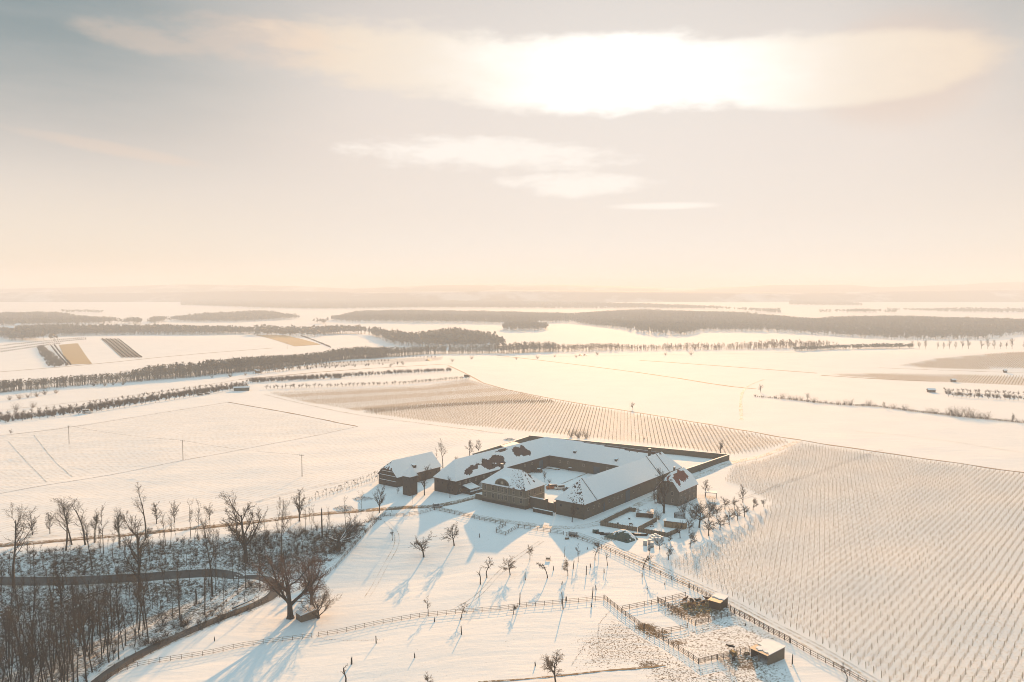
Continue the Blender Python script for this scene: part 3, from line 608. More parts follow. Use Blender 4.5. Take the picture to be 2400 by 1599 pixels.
def pediment():
    r, cx = 3.6, 10.9; arc = [(cx + r * math.cos(t), 8.3 + .72 * r * math.sin(t)) for t in np.linspace(0, math.pi, 15)]; m = MB()
    m.extrude([(x, -.18, z) for x, z in arc], (0, .5, 0)); p = m.link('pediment', 'sandstone', mh); m = MB()
    out = [(cx + (r + .3) * math.cos(t), 8.3 + .72 * (r + .34) * math.sin(t)) for t in np.linspace(0, math.pi, 15)]
    for (a, b), (c, d), (e, f), (g_, h) in zip(arc[:-1], arc[1:], out[:-1], out[1:]): m.extrude([(a, -.32, b), (c, -.32, d), (g_, -.32, h), (e, -.32, f)], (0, .5, 0))
    m.link('moulding', 'pale_stone', p); m = MB(); n = len(out)
    for (e, f), (g_, h) in zip(out[:-1], out[1:]):
        ye, yg = max(.2, (f - 8.3) / .814 + .1), max(.2, (h - 8.3) / .814 + .1); m.poly([(e, -.3, f + .05), (e, ye, f + .16), (g_, yg, h + .16), (g_, -.3, h + .05)])
    m.link('snow_cover', 'snow', p); m = MB(); m.cyl((cx, -.16, 9.35), (cx, -.26, 9.35), .62, n=16); q = m.link('crest', 'pale_stone', p)
    for x in (-1.7, 1.7): link('pane', box_me('glass'), p, (cx + x, -.19, 8.7), (0, 0, 0), (.7, .04, .9))
pediment(); chimney(mh, 5.6, 6.4, 12.0, 3.4, 1.1)
for x_ in (22.3, 14.6): m = MB(); m.cyl((x_, -.2, -.2), (x_, -.2, 8.1), .07, n=6); m.link('downpipe', 'grey_metal', mh)
# wall that closes the yard beside the manor
t = thing('yard_wall', 'high stone yard wall with a gateway between the manor and the barn wing', 'wall', (*LB(-13.3, .4), 0), R(-37.8))
m = MB(); m.box(.02, 8.2, 0, .6, -.5, 4.7); m.box(8.2, 11.2, 1.2, 1.8, -.5, 3.6); m.box(11.2, 11.9, .9, 1.9, -.5, 4.4); m.box(7.9, 8.6, -.12, .9, -.5, 5.2); m.link('wall', 'sandstone', t)
m = MB(); m.box(.02, 7.9, -.08, .68, 4.7, 4.86); m.box(8.6, 11.2, 1.1, 1.9, 3.6, 3.74); m.box(11.15, 11.95, .85, 1.95, 4.4, 4.55); m.box(7.85, 8.65, -.17, .95, 5.2, 5.35); m.link('snow_cap', 'snow', t)
fitting_t = thing('low_wall', 'low grey garden wall in front of the yard gateway', 'wall', (*LB(-9.2, -3.0), 0), R(-37.8)); m = MB(); m.box(0, 9.4, 0, .5, -.5, 1.5); m.link('wall', 'rubble_stone', fitting_t); m = MB(); m.box(-.05, 9.45, -.05, .55, 1.5, 1.62); m.link('snow_cap', 'snow', fitting_t)
# red roofed house on the right
def rh_bare(p, c, t):
    if p == 'f':
        n = fract((c.x * .4, c.y * .4, c.z * .4), 4) * .5; return ((c.x - 9.0) / 5.2) ** 2 + ((t - .66) / .30) ** 2 + n < 1 or ((c.x - 3.2) / 2.4) ** 2 + ((t - .55) / .3) ** 2 + n * 1.6 < 1
    if p == 'l': return fract((c.x * .7, c.y * .7, c.z * .7), 3) > .1
    return False
rh = building('old_house', 'tall grey house with half hipped red tiled roof behind dark trees', 'house', (33.6, 40.2), 2, 17.4, 9.9, 6.6, 13.0, ('half', .55, 2.6), ('half', .55, 2.6), wall='render_wall', roof='red_tile', bare=rh_bare)
for s_, z_, w_ in ((2.6, 1.2, .9), (7.2, 1.2, .9), (3.0, 4.3, .8), (6.9, 4.3, .8), (4.95, 7.5, .8)): fitting(rh, 'window', 'l', s_, z_, w_, 1.4)
for s_ in (2.2, 6.0, 10.2, 14.4): fitting(rh, 'window', 'f', s_, 1.2, .9, 1.4); fitting(rh, 'window', 'f', s_, 4.2, .9, 1.3)
chimney(rh, 7.0, 5.6, 12.0, 2.4, .8)
# barn with half hipped gable on the left, and the dovecote tower before it
bn = building('barn', 'broad stone barn with half hipped gable and smooth snow roof beside the tower', 'barn', (-81.3, -8.6), 2, 28.8, 12.0, 5.0, 11.0, ('half', .48, 3.0), ('gable',), wall='rubble_stone', bare=lambda p, c, t: p == 'l' and fract((c.x * .8, c.y * .8, c.z * .8), 3) > .05 + .3 * t)
dormer(bn, 13.0, 1.4, 1.8, 1.5)
for s_ in (4, 9, 17, 22, 26): fitting(bn, 'window', 'f', s_, 2.4, .7, .8, 'rubble_stone', bars=False)
fitting(bn, 'gate', 'f', 13.5, .05, 3.2, 3.6, 'dark_wood', 'dark_wood', 'door_leaf', bars=False)
for z0 in (2.4, 4.7, 6.6):
    w_ = 5.6 if z0 < 5.2 else 4.2; m = MB(); m.box(-.32, -.003, 6.0 - w_, 6.0 + w_ - .6, z0, z0 + .12); q = m.link('ledge', 'dark_wood', bn); m = MB(); m.box(-.34, -.003, 6.0 - w_, 6.0 + w_ - .6, z0 + .122, z0 + .24); m.link('snow_cap', 'snow', q)
for s_, z_ in ((3.4, 3.0), (8.2, 3.0), (6, 5.4)): fitting(bn, 'window', 'l', s_, z_, .6, .7, 'rubble_stone', bars=False)
tw = building('dovecote_tower', 'square stone dovecote tower with pyramid roof in front of the barn', 'tower', (-70.4, -15.6), 1, 4.5, 4.5, 8.7, 12.2, ('hip', 2.25), ('hip', 2.25), wall='rubble_stone', cell=.3, ov=.3, bare=lambda p, c, t: p == 'l' and fract((c.x, c.y, c.z), 3) > -.1)
for s_, z_ in ((2.2, 6.6), (2.2, 3.4)): fitting(tw, 'window', 'f', s_, z_, .5, .6, 'rubble_stone', bars=False)
fitting(tw, 'window', 'r', 2.2, 6.4, .5, .6, 'rubble_stone', bars=False); fitting(tw, 'door', 'f', 3.2, .05, .9, 1.9, 'dark_wood', 'dark_wood', 'door_leaf', bars=False)
# lean-to and outside stair on the long wing
t = thing('lean_to', 'small open lean-to with snowy roof against the long wing', 'lean-to', (*LB(-51.2, 2.0), 0), R(52.2)); m = MB()
for x_, y_ in ((.2, -4.3), (3.0, -4.3), (5.8, -4.3)): link('post', box_me('dark_wood'), t, (x_, y_, -.3), (0, 0, 0), (.2, .2, 2.6))
m.extrude([(0, -4.6, 2.2), (0, -4.6, 2.34), (0, -.01, 3.5), (0, -.01, 3.36)], (6, 0, 0)); m.link('roof', 'dark_wood', t); m = MB(); m.extrude([(-.1, -4.7, 2.35), (-.1, -4.7, 2.52), (-.1, -.01, 3.68), (-.1, -.01, 3.51)], (6.2, 0, 0)); m.link('snow_cover', 'snow', t); m = MB(); m.box(.02, .2, -4.4, -.02, -.4, 2.1); m.box(.2, 2.9, -4.4, -4.25, -.4, 1.2); m.link('side_wall', 'rubble_stone', t)
t = thing('outside_stair', 'snowy outside stair and gallery along the long wing', 'stair', (*LB(-51.25, 10.2), 0), R(52.2)); m = MB()
for k in range(8): link('step', box_me('concrete'), t, (.6 + k * .45, -1.3, -.3), (0, 0, 0), (.45, 2.2, .5 + k * .36)); link('snow_cap', box_me('snow'), t, (.6 + k * .45, -1.3, .2 + k * .36), (0, 0, 0), (.43, 2.15, .09))
m.box(4.1, 13.0, -2.4, -.02, 2.75, 2.95); m.box(4.1, 13.0, -2.4, -2.3, 2.95, 3.9); m.link('gallery', 'dark_wood', t); m = MB(); m.box(4.15, 13.0, -2.28, -.02, 2.955, 3.1); m.box(4.1, 13.0, -2.42, -2.28, 3.905, 3.99); m.link('snow_cover', 'snow', t)
for x_ in (4.3, 8.5, 12.8): link('post', box_me('dark_wood'), t, (x_, -2.25, -.3), (0, 0, 0), (.2, .2, 3.05))
t = thing('low_wall', 'low rubble wall running from the lean-to to the manor yard entrance', 'wall', (*LB(-46.6, 1.6), 0), R(-37.8)); m = MB(); m.box(0, .5, 0, 9.0, -.5, 1.3); m.link('wall', 'rubble_stone', t); m = MB(); m.box(-.05, .55, 0, 9.0, 1.3, 1.42); m.link('snow_cap', 'snow', t)
t = thing('low_wall', 'stub of rubble wall at the corner beside the manor front', 'wall', (*LB(-40.4, -2.0), 0), R(-37.8)); m = MB(); m.box(0, 4.1, 0, .6, -.5, 2.4); m.link('wall', 'sandstone', t); m = MB(); m.box(0, 4.1, -.05, .65, 2.4, 2.52); m.link('snow_cap', 'snow', t)
# enclosure wall behind the farm
def long_wall(label, P, h, th=.6, m='sandstone'):
    x0, y0 = P[0]; t = thing('enclosure_wall', label, 'wall', (x0, y0, 0)); w, s = MB(), MB()
    for (a, b), (c, d) in zip(P[:-1], P[1:]):
        L = math.hypot(c - a, d - b); an = math.atan2(d - b, c - a)
        for mb, o, z0, z1 in ((w, th / 2, -.6, h), (s, th / 2 + .08, h + .004, h + .15)):
            mb.box(a - x0 - o * .6, a - x0 + L + o * .6, b - y0 - o, b - y0 + o, z0, z1, rot=an, c=(a - x0, b - y0))
    w.link('wall', m, t); s.link('snow_cap', 'snow', t)
K1, K2 = flatG(1707, 1079), flatG(1241, 1021.4, 3.0); K3, K4, K5 = flatG(1183, 1039.5, 3.0), flatG(1109, 1061.8, 3.0), flatG(1611, 1099, 3.0)
long_wall('high stone enclosure wall along the vineyard behind the yard', [K2, K1], 3.1)
long_wall('stone enclosure wall running from the vineyard corner towards the red roofed house', [(K1[0], K1[1] - .7), K5, (K5[0] - 5.5, K5[1] - 7.2)], 3.1)
long_wall('stone enclosure wall on the field side behind the long wing', [(K2[0] - .6, K2[1] - .4), K3, K4], 2.7)
t = thing('lean_to', 'low snow covered lean-to roof against the field side wall', 'lean-to', (K3[0] + 1, K3[1], 0), math.atan2(K2[1] - K3[1], K2[0] - K3[0])); m = MB(); m.box(-7, 7, -4.2, -.7, -.3, 2.1); m.link('body', 'dark_wood', t); m = MB(); m.extrude([(-7.3, -4.5, 2.12), (-7.3, -4.5, 2.3), (-7.3, -.6, 3.0), (-7.3, -.6, 2.82)], (14.6, 0, 0)); m.link('snow_cover', 'snow', t)
# wooden huts
def mono_shed(name, label, cat, loc, ang, L, D, h0, h1, wm, open_side=None, rough=None, boards=None):
    """shed with one sloping roof: front (y=0) is h0 high, back h1; walls of single boards"""
    t = thing(name, label, cat, (*loc, hz(*loc)), ang); o = .25; bw_ = boards or .3
    bm_ = box_me(wm)
    def boards_along(ax, c, n0, n1, hf):
        n = max(1, round((n1 - n0) / bw_)); w = (n1 - n0) / n
        for k in range(n):
            q = n0 + w * (k + .5); hh = hf(q) - rnd.uniform(0, .03); th = .06 + rnd.uniform(0, .03)
            link('plank', bm_, t, (q, c, -.4) if ax == 'x' else (c, q, -.4), (0, 0, 0), (w - .02, th, hh + .4) if ax == 'x' else (th, w - .02, hh + .4))
    if open_side != 'f': boards_along('x', 0, 0, L, lambda q: h0)
    if open_side != 'b': boards_along('x', D, 0, L, lambda q: h1)
    if open_side != 'l': boards_along('y', 0, .04, D - .04, lambda q: h0 + (h1 - h0) * q / D)
    if open_side != 'r': boards_along('y', L, .04, D - .04, lambda q: h0 + (h1 - h0) * q / D)
    s = (h1 - h0) / D; m = MB(); m.extrude([(-o, -o, h0 - s * o + .01), (-o, -o, h0 - s * o + .09), (-o, D + o, h1 + s * o + .09), (-o, D + o, h1 + s * o + .01)], (L + 2 * o, 0, 0)); m.link('roof', 'grey_metal', t)
    kn = [((-o, -o, h0 - s * o + .09), (L + o, -o, h0 - s * o + .09)), ((-o, D + o, h1 + s * o + .09), (L + o, D + o, h1 + s * o + .09))]
    V, F = snow_cells(kn, int(L / .2), int(D / .2), rough, .09, 'm'); link('snow_cover', mesh('snow_cover', V, F, 'snow'), t); return t
A, B, D_ = np.array(G(1759, 1541)), np.array(G(1803, 1553)), np.array(G(1846, 1543)); an = R(-56)
sh = mono_shed('field_shelter', 'open fronted board shelter with snowy tin roof at the paddock gate', 'shelter', tuple(A), an, 4.9, 6.4, 2.3, 2.85, 'weathered_wood', 'f', lambda p, c, t: t < .16 + .14 * noise.noise(Vector((c.x * 1.3, 0, 2))) or (c.x < .8 + .9 * noise.noise(Vector((c.y, 3, 1))) and t < .45))
link('post', box_me('weathered_wood'), sh, (2.4, .05, -.3), (0, 0, 0), (.18, .18, 2.6))
A, B = np.array(G(693.5, 1451)), np.array(G(708, 1460.5)); an = math.atan2(*(B - A)[::-1])
ht = mono_shed('meadow_hut', 'small closed board hut with snowy roof between the big bare trees', 'hut', tuple(A), an, 3.5, 4.9, 2.1, 2.7, 'weathered_wood', None, None, .35)
A = np.array(G(1661, 1424)); fd = mono_shed('feed_shelter', 'dark open cattle shelter with a small snow roof beside the field lane', 'shelter', tuple(A), R(-43), 3.4, 4.6, 2.2, 2.7, 'dark_wood', 'l', lambda p, c, t: t < .45 + .12 * noise.noise(Vector((c.x * 1.1, 0, 5))), .4)
# fenced garden
def board_fence(label, P, h, m='weathered_wood'):
    x0, y0 = P[0]; z0 = hz(x0, y0); t = thing('board_fence', label, 'fence', (x0, y0, z0)); st = 0
    for (a, b), (c, d) in zip(P[:-1], P[1:]):
        L = math.hypot(c - a, d - b); an = math.atan2(d - b, c - a); n = max(1, round(L / 1.0)); w = L / n
        for k in range(n):
            q = w * (k + .5); px, py = a + math.cos(an) * q, b + math.sin(an) * q
            link('panel', box_me(m), t, (px - x0, py - y0, hz(px, py) - z0 - .2), (0, 0, an), (w - .05, .07, h + .2 + rnd.uniform(-.04, .04)))
            px, py = a + math.cos(an) * w * k, b + math.sin(an) * w * k; link('post', box_me('dark_wood'), t, (px - x0, py - y0, hz(px, py) - z0 - .2), (0, 0, an), (.14, .14, h + .32))
E1, E2, E3, E4, E5, E6, E7 = [flatG(*p) for p in ((1407.5, 1232), (1494, 1246.5), (1539.5, 1222.5), (1497, 1201), (1474.5, 1199), (1564, 1259), (1590, 1247.5))]
board_fence('grey board fence round the larger garden beside the lane', [E4, E5, E1, E2], 1.7); board_fence('board fence dividing the larger garden from the smaller one', [(E2[0] + .3, E2[1] + .3), E3], 1.7); board_fence('sunlit board fence round the smaller garden with the wooden hut', [(E2[0] + .4, E2[1] - .2), E6, E7], 1.6)
A = flatG(1556, 1235); t = mono_shed('garden_hut', 'low wooden garden hut with flat snowy roof and two windows', 'hut', A, R(-24), 8.0, 3.2, 2.35, 2.6, 'fresh_wood'); t['dims'] = (8.0, 3.2, 2.4, 2.6)
for s_ in (4.6, 5.8): fitting(t, 'window', 'f', s_, 1.0, .7, .9, 'fresh_wood', out=.12, fr=.08, bars=False)
fitting(t, 'doorway', 'f', 1.9, .05, 2.4, 1.9, 'dark_wood', 'glass', 'dark_opening_panel', out=.13, bars=False)  # flat dark panel on closed boards stands in for the doorway's interior shade
A = flatG(1491, 1212); t = mono_shed('garden_hut', 'dark low hut with patchy snow roof among the garden bushes', 'hut', A, R(-12), 6.5, 4.0, 1.7, 2.1, 'dark_wood', None, lambda p, c, t: fract((c.x * .5, c.y * .5, 0), 3) > .12)

# ---------------------------------------------------------------- trees
def prisms(S, n=3):
    """many tapered sticks at once: S rows are p0(3) p1(3) r0 r1"""
    S = np.asarray(S, float); p0, p1, r0, r1 = S[:, 0:3], S[:, 3:6], S[:, 6], S[:, 7]; d = p1 - p0; d /= np.linalg.norm(d, axis=1)[:, None] + 1e-9
    ref = np.where(np.abs(d[:, 2:3]) > .9, np.array([[1., 0, 0]]), np.array([[0, 0, 1.]])); a = np.cross(d, ref); a /= np.linalg.norm(a, axis=1)[:, None] + 1e-9; b = np.cross(d, a)
    V = []
    for p, r in ((p0, r0), (p1, r1)):
        for k in range(n): t = 2 * math.pi * k / n; V.append(p + (a * math.cos(t) + b * math.sin(t)) * r[:, None])
    V = np.stack(V, 1); m = len(S); base = np.arange(m)[:, None] * 2 * n
    Q = np.concatenate([np.concatenate([base + k, base + (k + 1) % n, base + n + (k + 1) % n, base + n + k], 1) for k in range(n)], 0)
    return V.reshape(-1, 3), Q
def join(parts):
    V, Q, o = [], [], 0
    for v, q in parts: V.append(v); Q.append(q + o); o += len(v)
    return np.concatenate(V), np.concatenate(Q)
def rv(g): return Vector((g.uniform(-1, 1), g.uniform(-1, 1), g.uniform(-1, 1)))
def grow(S, g, p, d, L, r, lvl, K):
    n = K['n'][lvl]; st = L / n; r0 = r; kids = K['kids'][lvl] if lvl < len(K['kids']) else 0; s0 = K['start'][lvl] if lvl < len(K['start']) else .2
    tap = K['tap'][lvl]
    for i in range(n):
        d = (d + rv(g) * K['bend'][lvl] + Vector((0, 0, 1)) * K['up'][lvl]).normalized(); q = p + d * st; r1 = r * (1 - (1 - tap) * (i + 1) / n)
        S[min(lvl, 9)].append((*p, *q, r0, r1)); f = (i + 1) / n
        if kids and f > s0:
            m = kids / (n * (1 - s0)); m = int(m) + (g.random() < m - int(m))
            for _ in range(m):
                a = g.uniform(*K['ang'][lvl]); ax = d.cross(rv(g)).normalized(); cd_ = Matrix.Rotation(a, 3, ax) @ d
                if cd_.z < K['minz'][lvl]: cd_.z = K['minz'][lvl] + .1 * g.random(); cd_.normalize()
                cl = L * K['len'][lvl] * g.uniform(.65, 1.2) * (1.15 - .5 * f * K['cone'])
                grow(S, g, p.lerp(q, g.random()), cd_, cl, max(.012, min(r1 * .8, r0 * K['rad'][lvl])), lvl + 1, K)
        p = q; r0 = r1
def K_(kids, n, ln, rad, ang, bend, up, start, tap, minz, cone=.6): return dict(kids=kids, n=n, len=ln, rad=rad, ang=ang, bend=bend, up=up, start=start, tap=tap, minz=minz, cone=cone)
KT = {  # height of the trunk, its radius, rules
 'tall': (17, .30, K_([11, 6, 7], [9, 5, 3, 2], [.30, .5, .45], [.5, .5, .5], [(.45, .9), (.4, .9), (.4, 1.)], [.07, .14, .2, .25], [.05, .14, .08, .04], [.5, .25, .15], [.25, .3, .4, .5], [.1, .0, -.2])),
 'slim': (12, .16, K_([9, 5, 4], [8, 4, 2, 2], [.20, .5, .5], [.5, .5, .6], [(.4, .8), (.4, .8), (.4, .9)], [.05, .12, .2, .2], [.06, .12, .06, .0], [.45, .2, .1], [.25, .3, .5, .6], [.15, .0, -.1])),
 'sparse': (14, .20, K_([5, 5, 5], [9, 6, 3, 2], [.36, .4, .45], [.55, .5, .5], [(.4, .9), (.4, .9), (.4, 1.)], [.09, .16, .2, .2], [.05, .16, .08, .0], [.45, .3, .2], [.35, .3, .4, .5], [.1, .0, -.2])),
 'spread': (11, .42, K_([8, 7, 6, 5], [6, 6, 4, 3, 2], [.62, .45, .45, .45], [.6, .5, .45, .5], [(.5, 1.0), (.4, .9), (.4, .9), (.4, .9)], [.07, .16, .2, .25, .25], [.04, .12, .06, .03, .0], [.28, .3, .15, .1], [.35, .3, .3, .4, .5], [.15, -.05, -.2, -.3], .7)),
 'vase': (7, .55, K_([9, 9, 6, 4], [5, 7, 5, 3, 2], [1.25, .42, .45, .42], [.55, .42, .45, .5], [(.4, 1.1), (.35, .9), (.4, .9), (.4, .9)], [.05, .12, .18, .22, .22], [.05, .07, .05, .03, .02], [.22, .25, .12, .1], [.4, .25, .3, .4, .5], [.35, .05, -.1, -.2], .5)),
 'arch': (5, .48, K_([9, 8, 7, 5], [4, 8, 5, 3, 2], [1.75, .38, .42, .42], [.5, .42, .45, .5], [(.5, 1.2), (.4, .9), (.4, .9), (.4, .9)], [.05, .13, .18, .2, .2], [.05, .035, .05, .03, .0], [.2, .3, .12, .1], [.4, .22, .3, .4, .5], [.1, -.05, -.2, -.3], .4)),
 'round': (5.5, .16, K_([13, 7, 5], [6, 4, 3, 2], [.62, .42, .45], [.5, .5, .5], [(.5, 1.0), (.4, .8), (.4, .9)], [.04, .1, .15, .2], [.05, .08, .05, .0], [.3, .2, .1], [.3, .3, .4, .5], [.1, .0, -.1], 1.0)),
 'fruit': (3.6, .17, K_([8, 9, 7], [6, 5, 3, 2], [.62, .42, .45], [.55, .45, .5], [(.6, 1.25), (.5, 1.1), (.5, 1.1)], [.14, .22, .28, .3], [.03, .05, -.02, -.05], [.45, .25, .1], [.5, .35, .4, .5], [-.05, -.3, -.5], .3)),
 'apple': (3.2, .20, K_([9, 9, 7], [5, 6, 3, 2], [.85, .38, .42], [.6, .45, .5], [(.7, 1.3), (.5, 1.0), (.5, 1.0)], [.10, .20, .26, .3], [.03, .04, .05, .06], [.4, .2, .1], [.5, .3, .4, .5], [-.05, -.3, -.3], .3)),
 'snag': (4.6, .19, K_([3, 4, 4], [8, 5, 3, 2], [.32, .35, .45], [.6, .4, .5], [(.5, 1.1), (.5, 1.1), (.5, 1.1)], [.17, .24, .28, .3], [.06, .06, -.02, .0], [.5, .3, .2], [.6, .35, .4, .5], [.0, -.3, -.4], .2)),
 'crook': (4.2, .15, K_([5, 6, 5], [9, 6, 3, 2], [.42, .36, .45], [.6, .45, .5], [(.6, 1.3), (.5, 1.1), (.5, 1.1)], [.24, .24, .28, .3], [.10, .02, -.03, -.05], [.55, .25, .1], [.5, .35, .4, .5], [-.05, -.4, -.5], .2)),
}
PROTO = {}
def proto(kind, k, twig='twig'):
    key = (kind, k, twig)
    if key in PROTO: return PROTO[key]
    g = random.Random(hash((sum(map(ord, kind)), k)) % 99991 + 5); H0, r, K = KT[kind]; S = [[] for _ in range(10)]
    if kind == 'arch' or kind == 'vase': S[0].append((0, 0, -.5, 0, 0, .7, r * 1.7, r * 1.05))
    else: S[0].append((0, 0, -.6, 0, 0, .5, r * 1.35, r * 1.02))
    grow(S, g, Vector((0, 0, .2)), Vector((g.uniform(-.05, .05), g.uniform(-.05, .05), 1)).normalized(), H0, r, 0, K)
    big = [s for L in S[:2] for s in L]; fine = [s for L in S[2:] for s in L]
    top = max(s[5] for s in big + fine); wide = 3 if kind in ('slim',) else 5
    fl = .024 if kind in ('fruit', 'apple', 'crook', 'snag', 'round') else .021; fine = [(*s[:6], max(s[6], fl), max(s[7], fl * .7)) for s in fine]
    tv, tq = prisms(big, wide); cv, cq = prisms(fine, 3)
    PROTO[key] = (np_mesh('trunk', tv, tq, 'bark', True), np_mesh('crown', cv, cq, twig), top, big); return PROTO[key]
def ivy_mesh(big, k):
    g = random.Random(k); V, F = [], []
    zt = max(s[5] for s in big) * .8
    for s in big:
        a, b = Vector(s[0:3]), Vector(s[3:6])
        if a.z > zt: continue
        for _ in range(int(70 * (b - a).length * (1 if s[6] > .12 else .5))):
            p = a.lerp(b, g.random()) + rv(g) * (s[6] + .45); o = len(V); V += [p + rv(g) * .22, p + rv(g) * .22, p + rv(g) * .22]; F.append((o, o + 1, o + 2))
    return np_mesh('ivy', np.array([tuple(v) for v in V]), np.array(F), 'ivy_leaf')
NTREE = {}
def tree(kind, xy, H, label, name='bare_tree', cat='tree', group=None, var=None, twig='twig', rz=None, lean=(0, 0), wide=1.0, ivy=False):
    k = rnd.randrange(3) if var is None else var; tm, cm, top, big = proto(kind, k, twig); s = H / top; x, y = xy
    t = thing(name, label, cat, (x, y, hz(x, y) - .03), rnd.uniform(0, 6.28) if rz is None else rz, group); t.rotation_euler[0], t.rotation_euler[1] = lean; t.scale = (s * wide, s * wide, s)
    link('trunk', tm, t); link('crown', cm, t)
    if ivy: link('ivy', ivy_mesh(big, k), t)
    return t
def ptree(kind, u, vb, vt, label, **kw):
    x, y = G(u, vb); return tree(kind, (x, y), metres(vb - vt, x, y), label, **kw)
# three big trees beside the meadow hut
ptree('vase', 680.5, 1449, 1270, 'huge spreading bare tree with reddish twigs left of the meadow hut', var=0, twig='red_twig', rz=2.2, wide=1.2)
ptree('vase', 731, 1421, 1283, 'big reddish bare tree standing directly behind the meadow hut', var=1, twig='red_twig', rz=5.2, wide=1.15)
ptree('arch', 746.5, 1449, 1352, 'bare tree with low arching limbs at the right wall of the meadow hut', var=2, twig='pale_twig', wide=1.0, rz=.4)
for u, vb, vt, lb in ((595.6, 1430, 1385, 'small bare tree on the verge inside the road bend, paler of two'), (606.6, 1424, 1382, 'small bare tree on the verge inside the road bend, nearer the bend')): ptree('slim', u, vb, vt, lb)
# meadow orchard
for i, (kd, u, vb, vt, lb, kw) in enumerate([
    ('apple', 993, 1306, 1245, 'broad dome shaped old apple tree in the shaded upper meadow', dict(var=0, wide=1.15)), ('apple', 1064.5, 1279, 1222, 'tall leaning apple tree at the tip of the shaded upper meadow', dict(var=1, wide=.8, lean=(0, -.1))),
    ('crook', 920, 1267, 1236, 'thin hooked little tree alone in the shaded meadow corner', dict(var=0)), ('snag', 1126, 1370, 1330, 'small forked old tree, lower of a leaning pair in the meadow', dict(var=0)),
    ('crook', 1141, 1354, 1300, 'crooked old tree, taller of a leaning pair in the meadow', dict(var=1)), ('fruit', 1195.5, 1348, 1299, 'round headed fruit tree in the middle of the sunny meadow', dict(var=0, twig='pale_twig')),
    ('fruit', 1242, 1313, 1272, 'slender fruit tree just below the big farm shadow', dict(var=1, wide=.65, twig='pale_twig')), ('crook', 1283, 1355, 1318, 'hooked fruit tree with raised right limb below the feed trough', dict(var=2)),
    ('snag', 1323, 1305, 1281, 'dead forked snag at the edge of the farm shadow', dict(var=1, wide=.7)), ('fruit', 1331, 1350, 1308, 'fruit tree with drooping pale twigs between two dead posts', dict(var=2, wide=.7, twig='pale_twig')),
    ('crook', 1355, 1317, 1273, 'thin crooked tree standing below the water tank', dict(var=0, wide=.7)), ('crook', 1394.5, 1313, 1270, 'gnarled fruit tree, front one of two beside the lane fence', dict(var=1, wide=.9)),
    ('crook', 1403.7, 1298, 1266, 'gnarled twisted tree, rear one of two beside the lane fence', dict(var=2, wide=.8)), ('snag', 1424, 1326, 1292, 'bare leaning stem with a knob at its top by the lane fence', dict(var=2, wide=.7)),
    ('crook', 1003.4, 1439, 1396, 'curving tree touching the middle meadow fence on its upper side', dict(var=0, wide=1.0, twig='pale_twig')), ('crook', 1080, 1452, 1413, 'bent tree with drooping crown below the middle meadow fence', dict(var=1, wide=1.3)),
    ('fruit', 1203, 1440, 1414, 'low wide fruit tree growing through the middle meadow fence', dict(var=1, wide=1.25)), ('fruit', 1302, 1606, 1528, 'pointed fruit tree at the bottom beside the dark ditch', dict(var=2, wide=1.1, twig='pale_twig')),
    ('fruit', 1002, 1606, 1572, 'fruit tree cut off by the bottom edge below the meadow stumps', dict(var=0, twig='pale_twig')), ('snag', 811, 1606, 1556, 'two stemmed dead tree at the bottom edge beside a thick stump', dict(var=0, wide=1.2)),
    ('crook', 1507, 1335, 1297, 'fruit tree overhanging the lane fence opposite the vineyard corner', dict(var=2, wide=1.0)), ('crook', 1517, 1392, 1370, 'thin young tree alone above the cattle pens', dict(var=0, wide=.7)),
    ('crook', 1985, 1598, 1555, 'fruit tree at the bottom edge in front of the lane fence', dict(var=1, wide=1.2))]):
    ptree(kd, u, vb, vt, lb, name='fruit_tree', **kw)
